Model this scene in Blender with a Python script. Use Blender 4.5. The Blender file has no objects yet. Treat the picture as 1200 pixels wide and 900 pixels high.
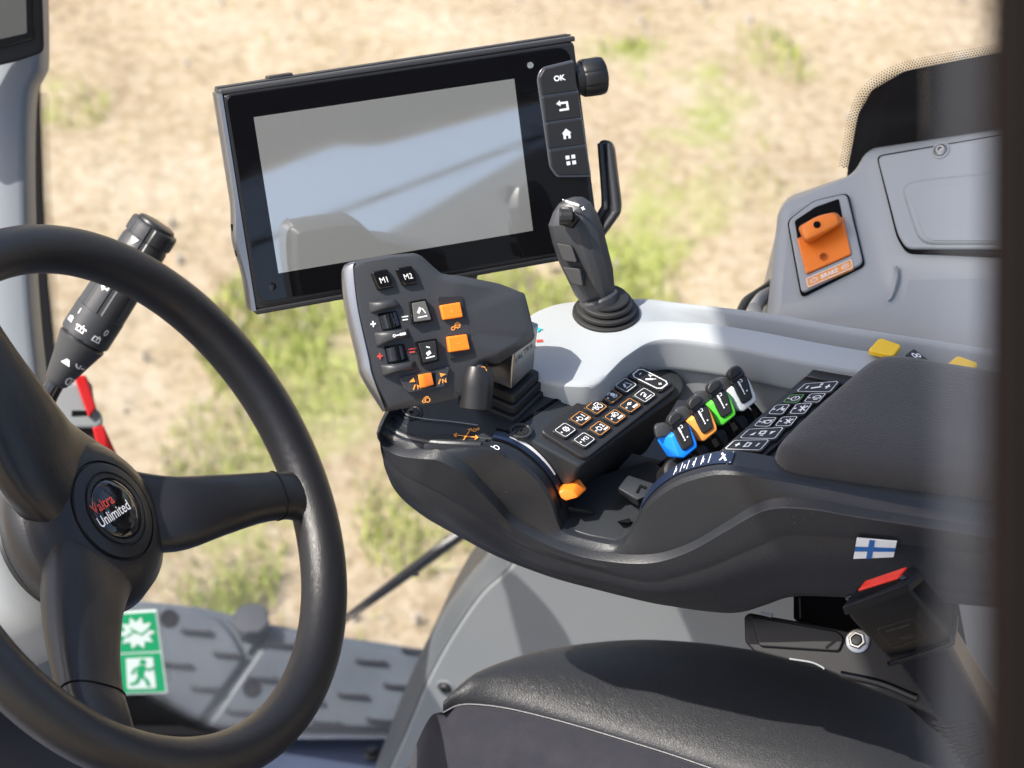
import bpy, bmesh, math, random
import numpy as np
from mathutils import Vector, Matrix, noise
random.seed(4)
SC = bpy.context.scene
COL = SC.collection
# ------------------------------------------------------------------ camera, light, exposure
PITCH = math.radians(38); FPX = 2400.0; CZ = 1.7
cam = bpy.data.cameras.new('camera'); camo = bpy.data.objects.new('camera', cam); COL.objects.link(camo)
camo.location = (0, 0, CZ); camo.rotation_euler = (math.radians(90) - PITCH, 0, 0)
cam.sensor_width = 36; cam.lens = 72; cam.clip_start = 0.02; cam.clip_end = 1000
cam.dof.use_dof = True; cam.dof.focus_distance = 1.47; cam.dof.aperture_fstop = 8.0
SC.camera = camo
SC.render.resolution_x = 1024; SC.render.resolution_y = 768
SUN_DIR = Vector((-0.52, -0.14, 0.84)).normalized()        # towards the sun
W = bpy.data.worlds.new('World'); SC.world = W; W.use_nodes = True
wn = W.node_tree; bg = wn.nodes['Background']
sky = wn.nodes.new('ShaderNodeTexSky'); sky.sky_type = 'NISHITA'; sky.sun_disc = False
sky.sun_elevation = math.asin(SUN_DIR.z)
sky.sun_rotation = math.atan2(SUN_DIR.x, SUN_DIR.y)
sky.air_density = 1.0; sky.dust_density = 4.2
wn.links.new(sky.outputs[0], bg.inputs[0]); bg.inputs[1].default_value = 0.12
sun = bpy.data.lights.new('sun', 'SUN'); sun.energy = 3.4; sun.angle = math.radians(0.5); sun.color = (1, 0.95, 0.87)
suno = bpy.data.objects.new('sun', sun); COL.objects.link(suno)
suno.rotation_euler = SUN_DIR.to_track_quat('Z', 'Y').to_euler()
suno.location = SUN_DIR * 5
SC.view_settings.view_transform = 'Standard'; SC.view_settings.look = 'None'
SC.view_settings.gamma = 1; SC.view_settings.exposure = 1.16
SC.cycles.max_bounces = 8; SC.cycles.transparent_max_bounces = 12

# ------------------------------------------------------------------ geometry helpers
C0 = Vector((0, 0, CZ))
FW = Vector((0, math.cos(PITCH), -math.sin(PITCH))); UP = Vector((0, math.sin(PITCH), math.cos(PITCH))); RT = Vector((1, 0, 0))
def ray(u, v): return RT * ((u - 600) / FPX) + UP * ((450 - v) / FPX) + FW
def at(u, v, d): return C0 + ray(u, v) * d
def on(p, pl):
    r = ray(p[0], p[1]); return C0 + r * ((pl[0] - C0).dot(pl[1]) / r.dot(pl[1]))
def ons(ps, pl): return [on(p, pl) for p in ps]
def zp(h): return (Vector((0, 0, h)), Vector((0, 0, 1)))
def shift(pl, h): return (pl[0] + pl[1] * h, pl[1])
def facing(u, v, d, er=0.0, eu=0.0):
    """a plane through that point facing the camera, turned right by er and up by eu"""
    p = at(u, v, d); w = (C0 - p).normalized(); r = Vector((0, 0, 1)).cross(w).normalized(); uu = w.cross(r)
    return (p, (w + r * er + uu * eu).normalized())
E = Vector((.959, -.284, 0)); O = Vector((-.284, -.959, 0)); Z = Vector((0, 0, 1))
S0 = on((800, 560), zp(.775))
def side(o): return (S0 + O * o, O)
def wallp(c): return (Vector((0, c / .959, 0)), O)          # plane .959*y + .284*x = c

ROOT = {}
def root_of(o):
    while o.parent: o = o.parent
    return o
def org(parent): return Vector(ROOT.get(root_of(parent).name, (0, 0, 0))) if parent else Vector((0, 0, 0))
def tag(o, label=None, cat=None, group=None, kind=None):
    for k, v in (('label', label), ('category', cat), ('group', group), ('kind', kind)):
        if v: o[k] = v
    return o
def thing(name, loc, label, cat, group=None):
    o = bpy.data.objects.new(name, None); COL.objects.link(o); o.location = loc; o.empty_display_size = .02
    ROOT[o.name] = tuple(loc); return tag(o, label, cat, group)
def link_mesh(name, me, mat, parent, sharp=32, smooth=True):
    oo = org(parent)
    if oo.length > 0: me.transform(Matrix.Translation(-oo))
    me.materials.append(mat)
    if smooth:
        me.polygons.foreach_set('use_smooth', [True] * len(me.polygons))
        me.set_sharp_from_angle(angle=math.radians(sharp))
    o = bpy.data.objects.new(name, me); COL.objects.link(o)
    if parent: o.parent = parent
    return o
def mesh(name, vs, fs, mat, parent=None, sharp=32, smooth=True, fix=True, kind=None):
    me = bpy.data.meshes.new(name); me.from_pydata([tuple(v) for v in vs], [], fs); me.validate()
    if fix:
        bm = bmesh.new(); bm.from_mesh(me); bmesh.ops.recalc_face_normals(bm, faces=bm.faces); bm.to_mesh(me); bm.free()
    o = link_mesh(name, me, mat, parent, sharp, smooth)
    if kind: o['kind'] = kind
    return o
def round_poly(pts, r, seg=4):
    """round the corners of a polygon of 3-D points; r may be a list"""
    out = []; n = len(pts)
    for i in range(n):
        p = Vector(pts[i]); a = Vector(pts[i - 1]) - p; b = Vector(pts[(i + 1) % n]) - p
        rr = r[i] if isinstance(r, (list, tuple)) else r
        if rr <= 0: out.append(p); continue
        ra = min(rr, a.length * .48); rb = min(rr, b.length * .48)
        A = p + a.normalized() * ra; B = p + b.normalized() * rb
        for k in range(seg + 1):
            t = k / seg; out.append(A * (1 - t) ** 2 + p * 2 * t * (1 - t) + B * t * t)
    return out
def inset(pts, n, b):
    m = len(pts); out = []
    for i in range(m):
        e1 = (pts[i] - pts[i - 1]); e2 = (pts[(i + 1) % m] - pts[i])
        if e1.length < 1e-7: e1 = e2
        if e2.length < 1e-7: e2 = e1
        e1 = e1.normalized(); e2 = e2.normalized()
        n1 = n.cross(e1); n2 = n.cross(e2); s = n1 + n2
        if s.length < 1e-6: s = n1
        s = s.normalized(); c = max(.5, s.dot(n1)); out.append(pts[i] + s * (b / c))
    return out
def poly_normal(pts):
    nn = Vector((0, 0, 0))
    for i in range(len(pts)):
        a, b = pts[i - 1], pts[i]; nn += a.cross(b)
    return nn.normalized()
def slab(name, pts, n, top, bot, mat, parent=None, b=.001, r=0, seg=3, kind=None, taper=0.0):
    """a plate: outline pts (planar), from bot to top along n, with a rounded upper edge"""
    pts = [Vector(p) for p in pts]; rl = list(r) if isinstance(r, (list, tuple)) else [r] * len(pts)
    if poly_normal(pts).dot(n) < 0: pts = pts[::-1]; rl = rl[::-1]
    def level(i_):
        q = inset(pts, n, i_) if i_ else pts
        return round_poly(q, [max(1e-5, a_ - i_ * .8) for a_ in rl]) if max(rl) > 0 else q
    m = len(level(0)); rings = []
    rings.append([p + n * bot for p in level(-taper)])
    if b > 0:
        for k in range(seg + 1):
            a = math.pi / 2 * k / seg; q = level(b * (1 - math.cos(a)))
            rings.append([p + n * (top - b + b * math.sin(a)) for p in q])
        rings.append([p + n * top for p in level(b * 1.5)])
    else: rings.append([p + n * top for p in level(0)])
    vs = [p for rg in rings for p in rg]; fs = []
    for j in range(len(rings) - 1):
        for i in range(m):
            i2 = (i + 1) % m; fs.append((j * m + i, j * m + i2, (j + 1) * m + i2, (j + 1) * m + i))
    fs.append(tuple(range(m))[::-1]); fs.append(tuple(range((len(rings) - 1) * m, len(rings) * m)))
    return mesh(name, vs, fs, mat, parent, fix=False, kind=kind)
def pslab(name, px, pl, top, bot, mat, parent=None, b=.001, r=0, **k):
    return slab(name, ons(px, pl), pl[1], top, bot, mat, parent, b, r, **k)
def rings(name, rgs, mat, parent=None, sharp=32, subd=0, cap=True, bevel=0):
    m = len(rgs[0]); vs = [Vector(p) for rg in rgs for p in rg]; fs = []
    for j in range(len(rgs) - 1):
        for i in range(m):
            i2 = (i + 1) % m; fs.append((j * m + i, j * m + i2, (j + 1) * m + i2, (j + 1) * m + i))
    if cap: fs.append(tuple(range(m))[::-1]); fs.append(tuple(range((len(rgs) - 1) * m, len(rgs) * m)))
    o = mesh(name, vs, fs, mat, parent, sharp)
    if bevel: add_bevel(o, bevel)
    if subd:
        s = o.modifiers.new('subd', 'SUBSURF'); s.levels = s.render_levels = subd
    return o
def add_bevel(o, w, seg=3, ang=25):
    b = o.modifiers.new('bevel', 'BEVEL'); b.width = w; b.segments = seg; b.limit_method = 'ANGLE'; b.angle_limit = math.radians(ang); b.harden_normals = False
def hull(name, pts, mat, parent=None, bevel=.001, seg=3):
    bm = bmesh.new()
    for p in pts: bm.verts.new(p)
    r = bmesh.ops.convex_hull(bm, input=bm.verts)
    loose = [v for v in bm.verts if not v.link_faces]
    if loose: bmesh.ops.delete(bm, geom=loose, context='VERTS')
    bmesh.ops.dissolve_limit(bm, angle_limit=math.radians(4), verts=bm.verts, edges=bm.edges)
    if bevel: bmesh.ops.bevel(bm, geom=list(bm.edges) + list(bm.verts), offset=bevel, segments=seg, profile=.5, affect='EDGES', clamp_overlap=True)
    bmesh.ops.recalc_face_normals(bm, faces=bm.faces)
    me = bpy.data.meshes.new(name); bm.to_mesh(me); bm.free()
    return link_mesh(name, me, mat, parent, 40)
def catmull(pts, n):
    """resample a polyline of points to n points, evenly in index"""
    P_ = [np.array(p, float) for p in pts]; m = len(P_); out = []
    for k in range(n):
        t = k / (n - 1) * (m - 1); i = min(int(t), m - 2); f = t - i
        p1, p2 = P_[i], P_[i + 1]; p0 = P_[i - 1] if i > 0 else 2 * p1 - p2; p3 = P_[i + 2] if i + 2 < m else 2 * p2 - p1
        out.append(.5 * ((2 * p1) + (-p0 + p2) * f + (2 * p0 - 5 * p1 + 4 * p2 - p3) * f * f + (-p0 + 3 * p1 - 3 * p2 + p3) * f ** 3))
    return out
def cr(pts, n): return [Vector(p) for p in catmull(pts, n)]
def arcs(pts, n):
    """catmull, then even arc length"""
    q = catmull(pts, len(pts) * 12); d = [0]
    for i in range(1, len(q)): d.append(d[-1] + float(np.linalg.norm(q[i] - q[i - 1])))
    out = []; j = 0
    for k in range(n):
        s = d[-1] * k / (n - 1)
        while j < len(q) - 2 and d[j + 1] < s: j += 1
        f = (s - d[j]) / max(1e-9, d[j + 1] - d[j]); out.append(Vector(q[j] * (1 - f) + q[j + 1] * f))
    return out
def loft(name, rows, mat, parent=None, sharp=40, kind=None, subr=1, flip=None):
    """sheet through rows (equal counts); subr adds smooth rows in between"""
    if subr > 1:
        R_ = [np.array([tuple(p) for p in r]) for r in rows]; m = len(R_)
        rows = cat_rows(R_, (m - 1) * subr + 1)
    n = len(rows[0]); vs = [Vector(p) for r in rows for p in r]; fs = []
    for j in range(len(rows) - 1):
        for i in range(n - 1): fs.append((j * n + i, j * n + i + 1, (j + 1) * n + i + 1, (j + 1) * n + i))
    return mesh(name, vs, fs, mat, parent, sharp, kind=kind)
def cat_rows(R_, n):
    m = len(R_); out = []
    for k in range(n):
        t = k / (n - 1) * (m - 1); i = min(int(t), m - 2); f = t - i
        p1, p2 = R_[i], R_[i + 1]; p0 = R_[i - 1] if i > 0 else 2 * p1 - p2; p3 = R_[i + 2] if i + 2 < m else 2 * p2 - p1
        out.append(.5 * ((2 * p1) + (-p0 + p2) * f + (2 * p0 - 5 * p1 + 4 * p2 - p3) * f * f + (-p0 + 3 * p1 - 3 * p2 + p3) * f ** 3))
    return out
def tube(name, path, rad, mat, parent=None, seg=20, n=None, flat=1.0, up=Z, closed=False, sharp=40, prof=None, kind=None):
    """swept round (or flattened) tube; rad number or list along the path"""
    m = len(path)
    if n:
        rr = rad if isinstance(rad, (list, tuple)) else [rad] * m
        q = catmull([tuple(p) + (r_,) for p, r_ in zip(path, rr)], n); path = [Vector(x[:3]) for x in q]; rad = [float(x[3]) for x in q]; m = n
    path = [Vector(p) for p in path]
    if not isinstance(rad, (list, tuple)): rad = [rad] * m
    vs = []; fs = []
    for i in range(m):
        if closed: t = path[(i + 1) % m] - path[i - 1]
        else: t = path[min(i + 1, m - 1)] - path[max(i - 1, 0)]
        t = t.normalized(); s = t.cross(up)
        if s.length < 1e-4: s = t.cross(Vector((1, 0, 0)))
        s = s.normalized(); w = s.cross(t)
        for k in range(seg):
            a = 2 * math.pi * k / seg; pr = prof(k, i) if prof else 1
            vs.append(path[i] + (s * math.cos(a) + w * math.sin(a) * flat) * rad[i] * pr)
    for i in range(m if closed else m - 1):
        for k in range(seg):
            k2 = (k + 1) % seg; i2 = (i + 1) % m
            fs.append((i * seg + k, i * seg + k2, i2 * seg + k2, i2 * seg + k))
    if not closed: fs.append(tuple(range(seg))[::-1]); fs.append(tuple(range((m - 1) * seg, m * seg)))
    return mesh(name, vs, fs, mat, parent, sharp, kind=kind)
def frame(p, n, up=None):
    n = n.normalized(); up = up or (UP - n * UP.dot(n)); y = (up - n * up.dot(n)).normalized(); x = y.cross(n)
    return p, x, y, n
def lathe(name, p, ax, prof, mat, parent=None, seg=40, sx=1.0, sharp=32, ridge=None):
    """prof = [(r, h)...] turned round ax from p"""
    _, x, y, n = frame(p, ax, Z if abs(ax.normalized().z) < .9 else Vector((0, 1, 0)))
    vs = []; fs = []
    for r, h in prof:
        for k in range(seg):
            a = 2 * math.pi * k / seg; q = r * (ridge(k) if ridge else 1)
            vs.append(p + x * math.cos(a) * q * sx + y * math.sin(a) * q + n * h)
    m = len(prof)
    for j in range(m - 1):
        for k in range(seg):
            k2 = (k + 1) % seg; fs.append((j * seg + k, j * seg + k2, (j + 1) * seg + k2, (j + 1) * seg + k))
    fs.append(tuple(range(seg))[::-1]); fs.append(tuple(range((m - 1) * seg, m * seg)))
    return mesh(name, vs, fs, mat, parent, sharp)

class Draw:
    """flat print: strokes, discs, fills in 2-D (x right, y down), mapped onto a surface"""
    def __init__(s, fn, asp=1.0): s.vs = []; s.fs = []; s.fn = fn; s.k = 0; s.asp = asp
    def _p(s, x, y): s.vs.append(s.fn(x, y, s.k)); return len(s.vs) - 1
    def line(s, pts, w=.06, closed=False):
        s.k += 1; a = s.asp; P_ = [Vector((x * a, y)) for x, y in pts]; n = len(P_); ids = []
        for i in range(n):
            if closed: d1 = P_[i] - P_[i - 1]; d2 = P_[(i + 1) % n] - P_[i]
            else:
                d1 = P_[i] - P_[i - 1] if i else P_[1] - P_[0]; d2 = P_[i + 1] - P_[i] if i < n - 1 else d1
            d1 = d1.normalized(); d2 = d2.normalized(); n1 = Vector((-d1.y, d1.x)); n2 = Vector((-d2.y, d2.x)); q = n1 + n2
            q = q.normalized() if q.length > 1e-5 else n1; q = q / max(.4, q.dot(n1)) * w / 2
            ids.append((s._p((P_[i].x + q.x) / a, P_[i].y + q.y), s._p((P_[i].x - q.x) / a, P_[i].y - q.y)))
        for i in range(n if closed else n - 1):
            j = (i + 1) % n; s.fs.append((ids[i][0], ids[i][1], ids[j][1], ids[j][0]))
    def poly(s, pts): s.k += 1; s.fs.append(tuple(s._p(x, y) for x, y in pts))
    def disc(s, x, y, r, n=12): s.poly([(x + r * math.cos(6.2832 * i / n) / s.asp, y + r * math.sin(6.2832 * i / n)) for i in range(n)])
    def ring(s, x, y, r, w=.06, a0=0, a1=360, n=16):
        full = abs(a1 - a0) >= 360
        s.line([(x + r * math.cos(math.radians(a0 + (a1 - a0) * i / n)) / s.asp, y + r * math.sin(math.radians(a0 + (a1 - a0) * i / n))) for i in range(n if full else n + 1)], w, full)
    def frame(s, m=.06, w=.06, r=.1):
        a = s.asp; L, R, T, B = m / a, 1 - m / a, m, 1 - m; q = r / a
        s.line([(L + q, T), (R - q, T), (R, T + r), (R, B - r), (R - q, B), (L + q, B), (L, B - r), (L, T + r)], w, True)
    def gear(s, x, y, r, w=.05, teeth=8):
        s.ring(x, y, r * .68, w); s.ring(x, y, r * .25, w * .7)
        for i in range(teeth):
            t = 6.2832 * i / teeth; s.line([(x + r * .7 * math.cos(t) / s.asp, y + r * .7 * math.sin(t)), (x + r * math.cos(t) / s.asp, y + r * math.sin(t))], w * 1.2)
    def text(s, body, x, y, h, bold=.02, stretch=1.0):
        """centred on x, y with cap height h"""
        s.k += 1; me = text_mesh(body, bold); xs = [v[0] for v in me[0]]; ys = [v[1] for v in me[0]]
        hh = max(.0001, max(ys) - min(ys)); k = h / hh; cx = (max(xs) + min(xs)) / 2; cy = (max(ys) + min(ys)) / 2; b0 = len(s.vs)
        for v in me[0]: s.vs.append(s.fn(x + (v[0] - cx) * k * stretch / s.asp, y - (v[1] - cy) * k, s.k))
        s.fs += [tuple(b0 + i for i in f) for f in me[1]]
    def done(s, name, mat, parent): return mesh(name, s.vs, s.fs, mat, parent, smooth=False, fix=False)
TXT = {}
def text_mesh(body, bold):
    if (body, bold) not in TXT:
        c = bpy.data.curves.new('t', 'FONT'); c.body = body; c.offset = bold; c.resolution_u = 3; c.align_x = 'LEFT'
        o = bpy.data.objects.new('t', c); COL.objects.link(o); bpy.context.view_layer.update()
        me = o.evaluated_get(bpy.context.evaluated_depsgraph_get()).to_mesh()
        TXT[(body, bold)] = ([tuple(v.co) for v in me.vertices], [tuple(p.vertices) for p in me.polygons])
        bpy.data.objects.remove(o); bpy.data.curves.remove(c)
    return TXT[(body, bold)]
def quadfn(q, n, h=.0003):
    """q = 3-D corners TL TR BR BL"""
    q = [Vector(p) for p in q]
    def f(x, y, k=0):
        a = q[0].lerp(q[1], x); b = q[3].lerp(q[2], x); return a.lerp(b, y) + n * (h + k * .00001)
    return f
def pq(px, pl, h=.0003): return quadfn(ons(px, pl), pl[1], h)
def q_asp(px, pl):
    q = ons(px, pl); return ((q[1] - q[0]).length + (q[2] - q[3]).length) / ((q[3] - q[0]).length + (q[2] - q[1]).length)

# ------------------------------------------------------------------ materials
def M(name, col, rough=.5, metal=0, bump=0, bscale=600, bdist=.0003, coat=0, var=0, vscale=8, sheen=0, spec=.5, dust=0, voro=False, emis=None):
    m = bpy.data.materials.new(name); m.use_nodes = True; t = m.node_tree; N = t.nodes; L = t.links
    b = N['Principled BSDF']; b.inputs['Base Color'].default_value = (*col, 1); b.inputs['Roughness'].default_value = rough
    b.inputs['Metallic'].default_value = metal; b.inputs['Coat Weight'].default_value = coat; b.inputs['Coat Roughness'].default_value = .05
    b.inputs['Specular IOR Level'].default_value = spec
    if sheen: b.inputs['Sheen Weight'].default_value = sheen; b.inputs['Sheen Roughness'].default_value = .5
    tc = N.new('ShaderNodeTexCoord')
    if var or dust:
        nz = N.new('ShaderNodeTexNoise'); nz.inputs['Scale'].default_value = vscale; nz.inputs['Detail'].default_value = 6
        L.new(tc.outputs['Object'], nz.inputs['Vector'])
        rp = N.new('ShaderNodeMapRange'); rp.inputs[1].default_value = .3; rp.inputs[2].default_value = .7
        rp.inputs[3].default_value = rough - .06; rp.inputs[4].default_value = rough + .09
        L.new(nz.outputs[0], rp.inputs[0]); L.new(rp.outputs[0], b.inputs['Roughness'])
        mx = N.new('ShaderNodeMix'); mx.data_type = 'RGBA'
        mx.inputs[6].default_value = (*[c * (1 - var) for c in col], 1); mx.inputs[7].default_value = (*[min(1, c * (1 + var)) for c in col], 1)
        L.new(nz.outputs[0], mx.inputs[0]); src = mx.outputs[2]
        if dust:                                              # tiny specks of dust
            vo = N.new('ShaderNodeTexVoronoi'); vo.inputs['Scale'].default_value = 190; L.new(tc.outputs['Object'], vo.inputs['Vector'])
            n2 = N.new('ShaderNodeTexNoise'); n2.inputs['Scale'].default_value = 40; L.new(tc.outputs['Object'], n2.inputs['Vector'])
            th = N.new('ShaderNodeMapRange'); th.inputs[1].default_value = .55; th.inputs[2].default_value = .8; th.inputs[3].default_value = 0; th.inputs[4].default_value = .11
            L.new(n2.outputs[0], th.inputs[0])
            lt = N.new('ShaderNodeMath'); lt.operation = 'LESS_THAN'; L.new(vo.outputs['Distance'], lt.inputs[0]); L.new(th.outputs[0], lt.inputs[1])
            ml = N.new('ShaderNodeMath'); ml.operation = 'MULTIPLY'; L.new(lt.outputs[0], ml.inputs[0]); ml.inputs[1].default_value = dust
            m2 = N.new('ShaderNodeMix'); m2.data_type = 'RGBA'; L.new(src, m2.inputs[6]); m2.inputs[7].default_value = (.35, .33, .3, 1); L.new(ml.outputs[0], m2.inputs[0]); src = m2.outputs[2]
        L.new(src, b.inputs['Base Color'])
    if bump:
        if voro:
            tx = N.new('ShaderNodeTexVoronoi'); tx.feature = 'DISTANCE_TO_EDGE'; tx.inputs['Scale'].default_value = bscale
            ns = N.new('ShaderNodeTexNoise'); ns.inputs['Scale'].default_value = bscale * .25; L.new(tc.outputs['Object'], ns.inputs['Vector'])
            va = N.new('ShaderNodeVectorMath'); va.operation = 'MULTIPLY_ADD'; va.inputs[1].default_value = (.01,) * 3
            L.new(ns.outputs['Color'], va.inputs[0]); L.new(tc.outputs['Object'], va.inputs[2]); L.new(va.outputs[0], tx.inputs['Vector'])
            mr = N.new('ShaderNodeMapRange'); mr.inputs[2].default_value = .25; L.new(tx.outputs['Distance'], mr.inputs[0]); out = mr.outputs[0]
        else:
            tx = N.new('ShaderNodeTexNoise'); tx.inputs['Scale'].default_value = bscale; tx.inputs['Detail'].default_value = 3
            L.new(tc.outputs['Object'], tx.inputs['Vector']); out = tx.outputs[0]
        bp = N.new('ShaderNodeBump'); bp.inputs['Strength'].default_value = bump; bp.inputs['Distance'].default_value = bdist
        L.new(out, bp.inputs['Height']); L.new(bp.outputs[0], b.inputs['Normal'])
    if emis: b.inputs['Emission Color'].default_value = (*emis[0], 1); b.inputs['Emission Strength'].default_value = emis[1]
    return m
m_body = M('black_grained_plastic', (.0135, .0155, .0195), .42, bump=.7, bscale=650, var=.15, dust=.55)
m_deck = M('dark_blue_grey_plastic', (.022, .025, .029), .41, bump=.5, bscale=900, var=.18, vscale=12, dust=.9)
m_blk = M('black_plastic', (.014, .014, .015), .38, bump=.2, bscale=900, var=.1)
m_btn = M('button_black', (.018, .018, .019), .42, bump=.15, bscale=1200)
m_gloss = M('gloss_black', (.006, .006, .007), .08, coat=.6)
m_glass = M('terminal_glass', (.004, .004, .005), .03, spec=.6)
m_disp = M('unlit_display', (.27, .28, .27), .10, coat=1.0, spec=.5, var=.04, vscale=5)
m_disp.node_tree.nodes['Principled BSDF'].inputs['Coat IOR'].default_value = 4.2; m_glass.node_tree.nodes['Principled BSDF'].inputs['IOR'].default_value = 1.5
m_grip = M('handle_soft_plastic', (.036, .038, .042), .40, bump=.4, bscale=1100, var=.1, dust=.7)
m_silver = M('satin_silver', (.28, .285, .30), .30, metal=.85)
m_steel = M('brushed_steel', (.30, .30, .295), .28, metal=1, bump=.05, bscale=300)
m_wheel = M('wheel_leather', (.009, .009, .011), .38, bump=.24, bscale=560, bdist=.0003, voro=True, var=.1)
m_wheel2 = M('wheel_moulding', (.011, .011, .013), .36, bump=.55, bscale=620, var=.1)
m_seat = M('seat_leather', (.014, .015, .018), .50, bump=.36, bscale=460, bdist=.0003, voro=True, var=.12)
m_fab = M('seat_fabric', (.012, .012, .019), .85, bump=.6, bscale=1200, bdist=.0005, sheen=.12, var=.3, vscale=60)
m_rim = M('dark_grey_rim_plastic', (.085, .095, .105), .45, bump=.25, bscale=700, var=.06)
m_pad = M('armrest_fabric', (.030, .028, .028), .9, bump=1.0, bscale=900, bdist=.0009, sheen=.25, var=.5, vscale=420)
m_lgrey = M('light_grey_plastic', (.33, .352, .368), .42, bump=.2, bscale=900, var=.05)
m_mgrey = M('mid_grey_plastic', (.24, .258, .272), .42, bump=.25, bscale=700, var=.06, dust=.2)
m_pgrey = M('pillar_grey_plastic', (.17, .19, .215), .5, bump=.1, bscale=600, var=.05)
m_lug = M('dark_lug_plastic', (.022, .026, .033), .5)
m_tank = M('step_cover_plastic', (.060, .074, .092), .45, bump=.5, bscale=160, var=.35, vscale=14, dust=.8)
m_white = M('white_print', (.8, .8, .8), .5)
m_orp = M('orange_print', (.75, .30, .05), .5)
m_redp = M('red_print', (.65, .06, .04), .5)
m_grnp = M('green_print', (.16, .5, .10), .5)
m_cyanp = M('cyan_print', (.02, .45, .5), .5)
m_orange = M('orange_plastic', (.88, .215, .018), .36, bump=.1, bscale=900, var=.04)
m_blue = M('blue_plastic', (.010, .22, .90), .32, bump=.1, bscale=900)
m_green = M('green_plastic', (.10, .60, .05), .32, bump=.1, bscale=900)
m_lor = M('light_orange_plastic', (.85, .34, .07), .36, bump=.1, bscale=900)
m_wplastic = M('white_plastic', (.74, .78, .78), .32, bump=.1, bscale=900)
m_yel = M('yellow_plastic', (.80, .50, .02), .5)
m_red = M('red_paint', (.45, .012, .012), .3, coat=.3)
m_belt = M('buckle_plastic', (.004, .004, .005), .42, bump=.1, bscale=500, spec=.3)
m_redb = M('red_button', (.75, .035, .015), .3)
m_flagw = M('sticker_white', (.72, .74, .76), .4); m_flagb = M('sticker_blue', (.01, .11, .36), .4)
m_sgreen = M('sticker_green', (.0, .30, .11), .4); m_swhite = M('sticker_white_print', (.62, .72, .68), .4)
m_navy = M('dial_navy', (.012, .020, .045), .35)
m_line = M('dark_seam', (.005, .005, .006), .9, spec=.1)
m_rubber = M('rubber', (.012, .012, .012), .55, var=.1)
m_thread = M('seam_thread', (.35, .34, .36), .7)
m_frit = M('frit_black', (.004, .004, .005), .3)
m_floor = M('cab_floor_mat', (.03, .04, .07), .4, bump=.3, bscale=300, var=.2)
m_seal = M('door_seal_brown', (.012, .007, .006), .8, spec=.1)
m_post = M('door_post_black', (.003, .002, .002), .8, spec=.1)
m_stone = M('stone', (.42, .38, .33), .9, bump=.4, bscale=60, var=.3, vscale=6)
def smudge(m, sock, lo, hi):
    t = m.node_tree; tc = t.nodes.new('ShaderNodeTexCoord'); mp = t.nodes.new('ShaderNodeMapping'); mp.inputs['Scale'].default_value = (9, 5, 26); mp.inputs['Rotation'].default_value = (0, .7, .4)
    nz = t.nodes.new('ShaderNodeTexNoise'); nz.inputs['Detail'].default_value = 8; nz.inputs['Roughness'].default_value = .65; mr = t.nodes.new('ShaderNodeMapRange')
    mr.inputs[1].default_value = .45; mr.inputs[2].default_value = .72; mr.inputs[3].default_value = lo; mr.inputs[4].default_value = hi
    t.links.new(tc.outputs['Object'], mp.inputs[0]); t.links.new(mp.outputs[0], nz.inputs['Vector']); t.links.new(nz.outputs[0], mr.inputs[0]); t.links.new(mr.outputs[0], t.nodes['Principled BSDF'].inputs[sock])
smudge(m_glass, 'Roughness', .02, .12); smudge(m_disp, 'Coat Roughness', .03, .055)
def glass_mat(name, refl, tint=(1, 1, 1), haze=0.0):
    m = bpy.data.materials.new(name); m.use_nodes = True; t = m.node_tree; N = t.nodes; L = t.links; N.remove(N['Principled BSDF'])
    tr = N.new('ShaderNodeBsdfTransparent'); tr.inputs[0].default_value = (*tint, 1); gl = N.new('ShaderNodeBsdfGlossy'); gl.inputs['Roughness'].default_value = .02
    fr = N.new('ShaderNodeFresnel'); fr.inputs[0].default_value = refl; mx = N.new('ShaderNodeMixShader')
    L.new(fr.outputs[0], mx.inputs[0]); L.new(tr.outputs[0], mx.inputs[1]); L.new(gl.outputs[0], mx.inputs[2]); last = mx.outputs[0]
    if haze:  # even pale haze mixed into the clear glass
        df = N.new('ShaderNodeBsdfDiffuse'); df.inputs[0].default_value = (.6, .6, .62, 1); m2 = N.new('ShaderNodeMixShader'); m2.inputs[0].default_value = haze
        L.new(last, m2.inputs[1]); L.new(df.outputs[0], m2.inputs[2]); last = m2.outputs[0]
    L.new(last, N['Material Output'].inputs[0]); return m
m_pane = glass_mat('window_glass', 1.25, haze=.006)
m_dglass = glass_mat('door_glass', 1.25, haze=.016)  # haze stands in for the pale blurred reflection along the door edge

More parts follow.
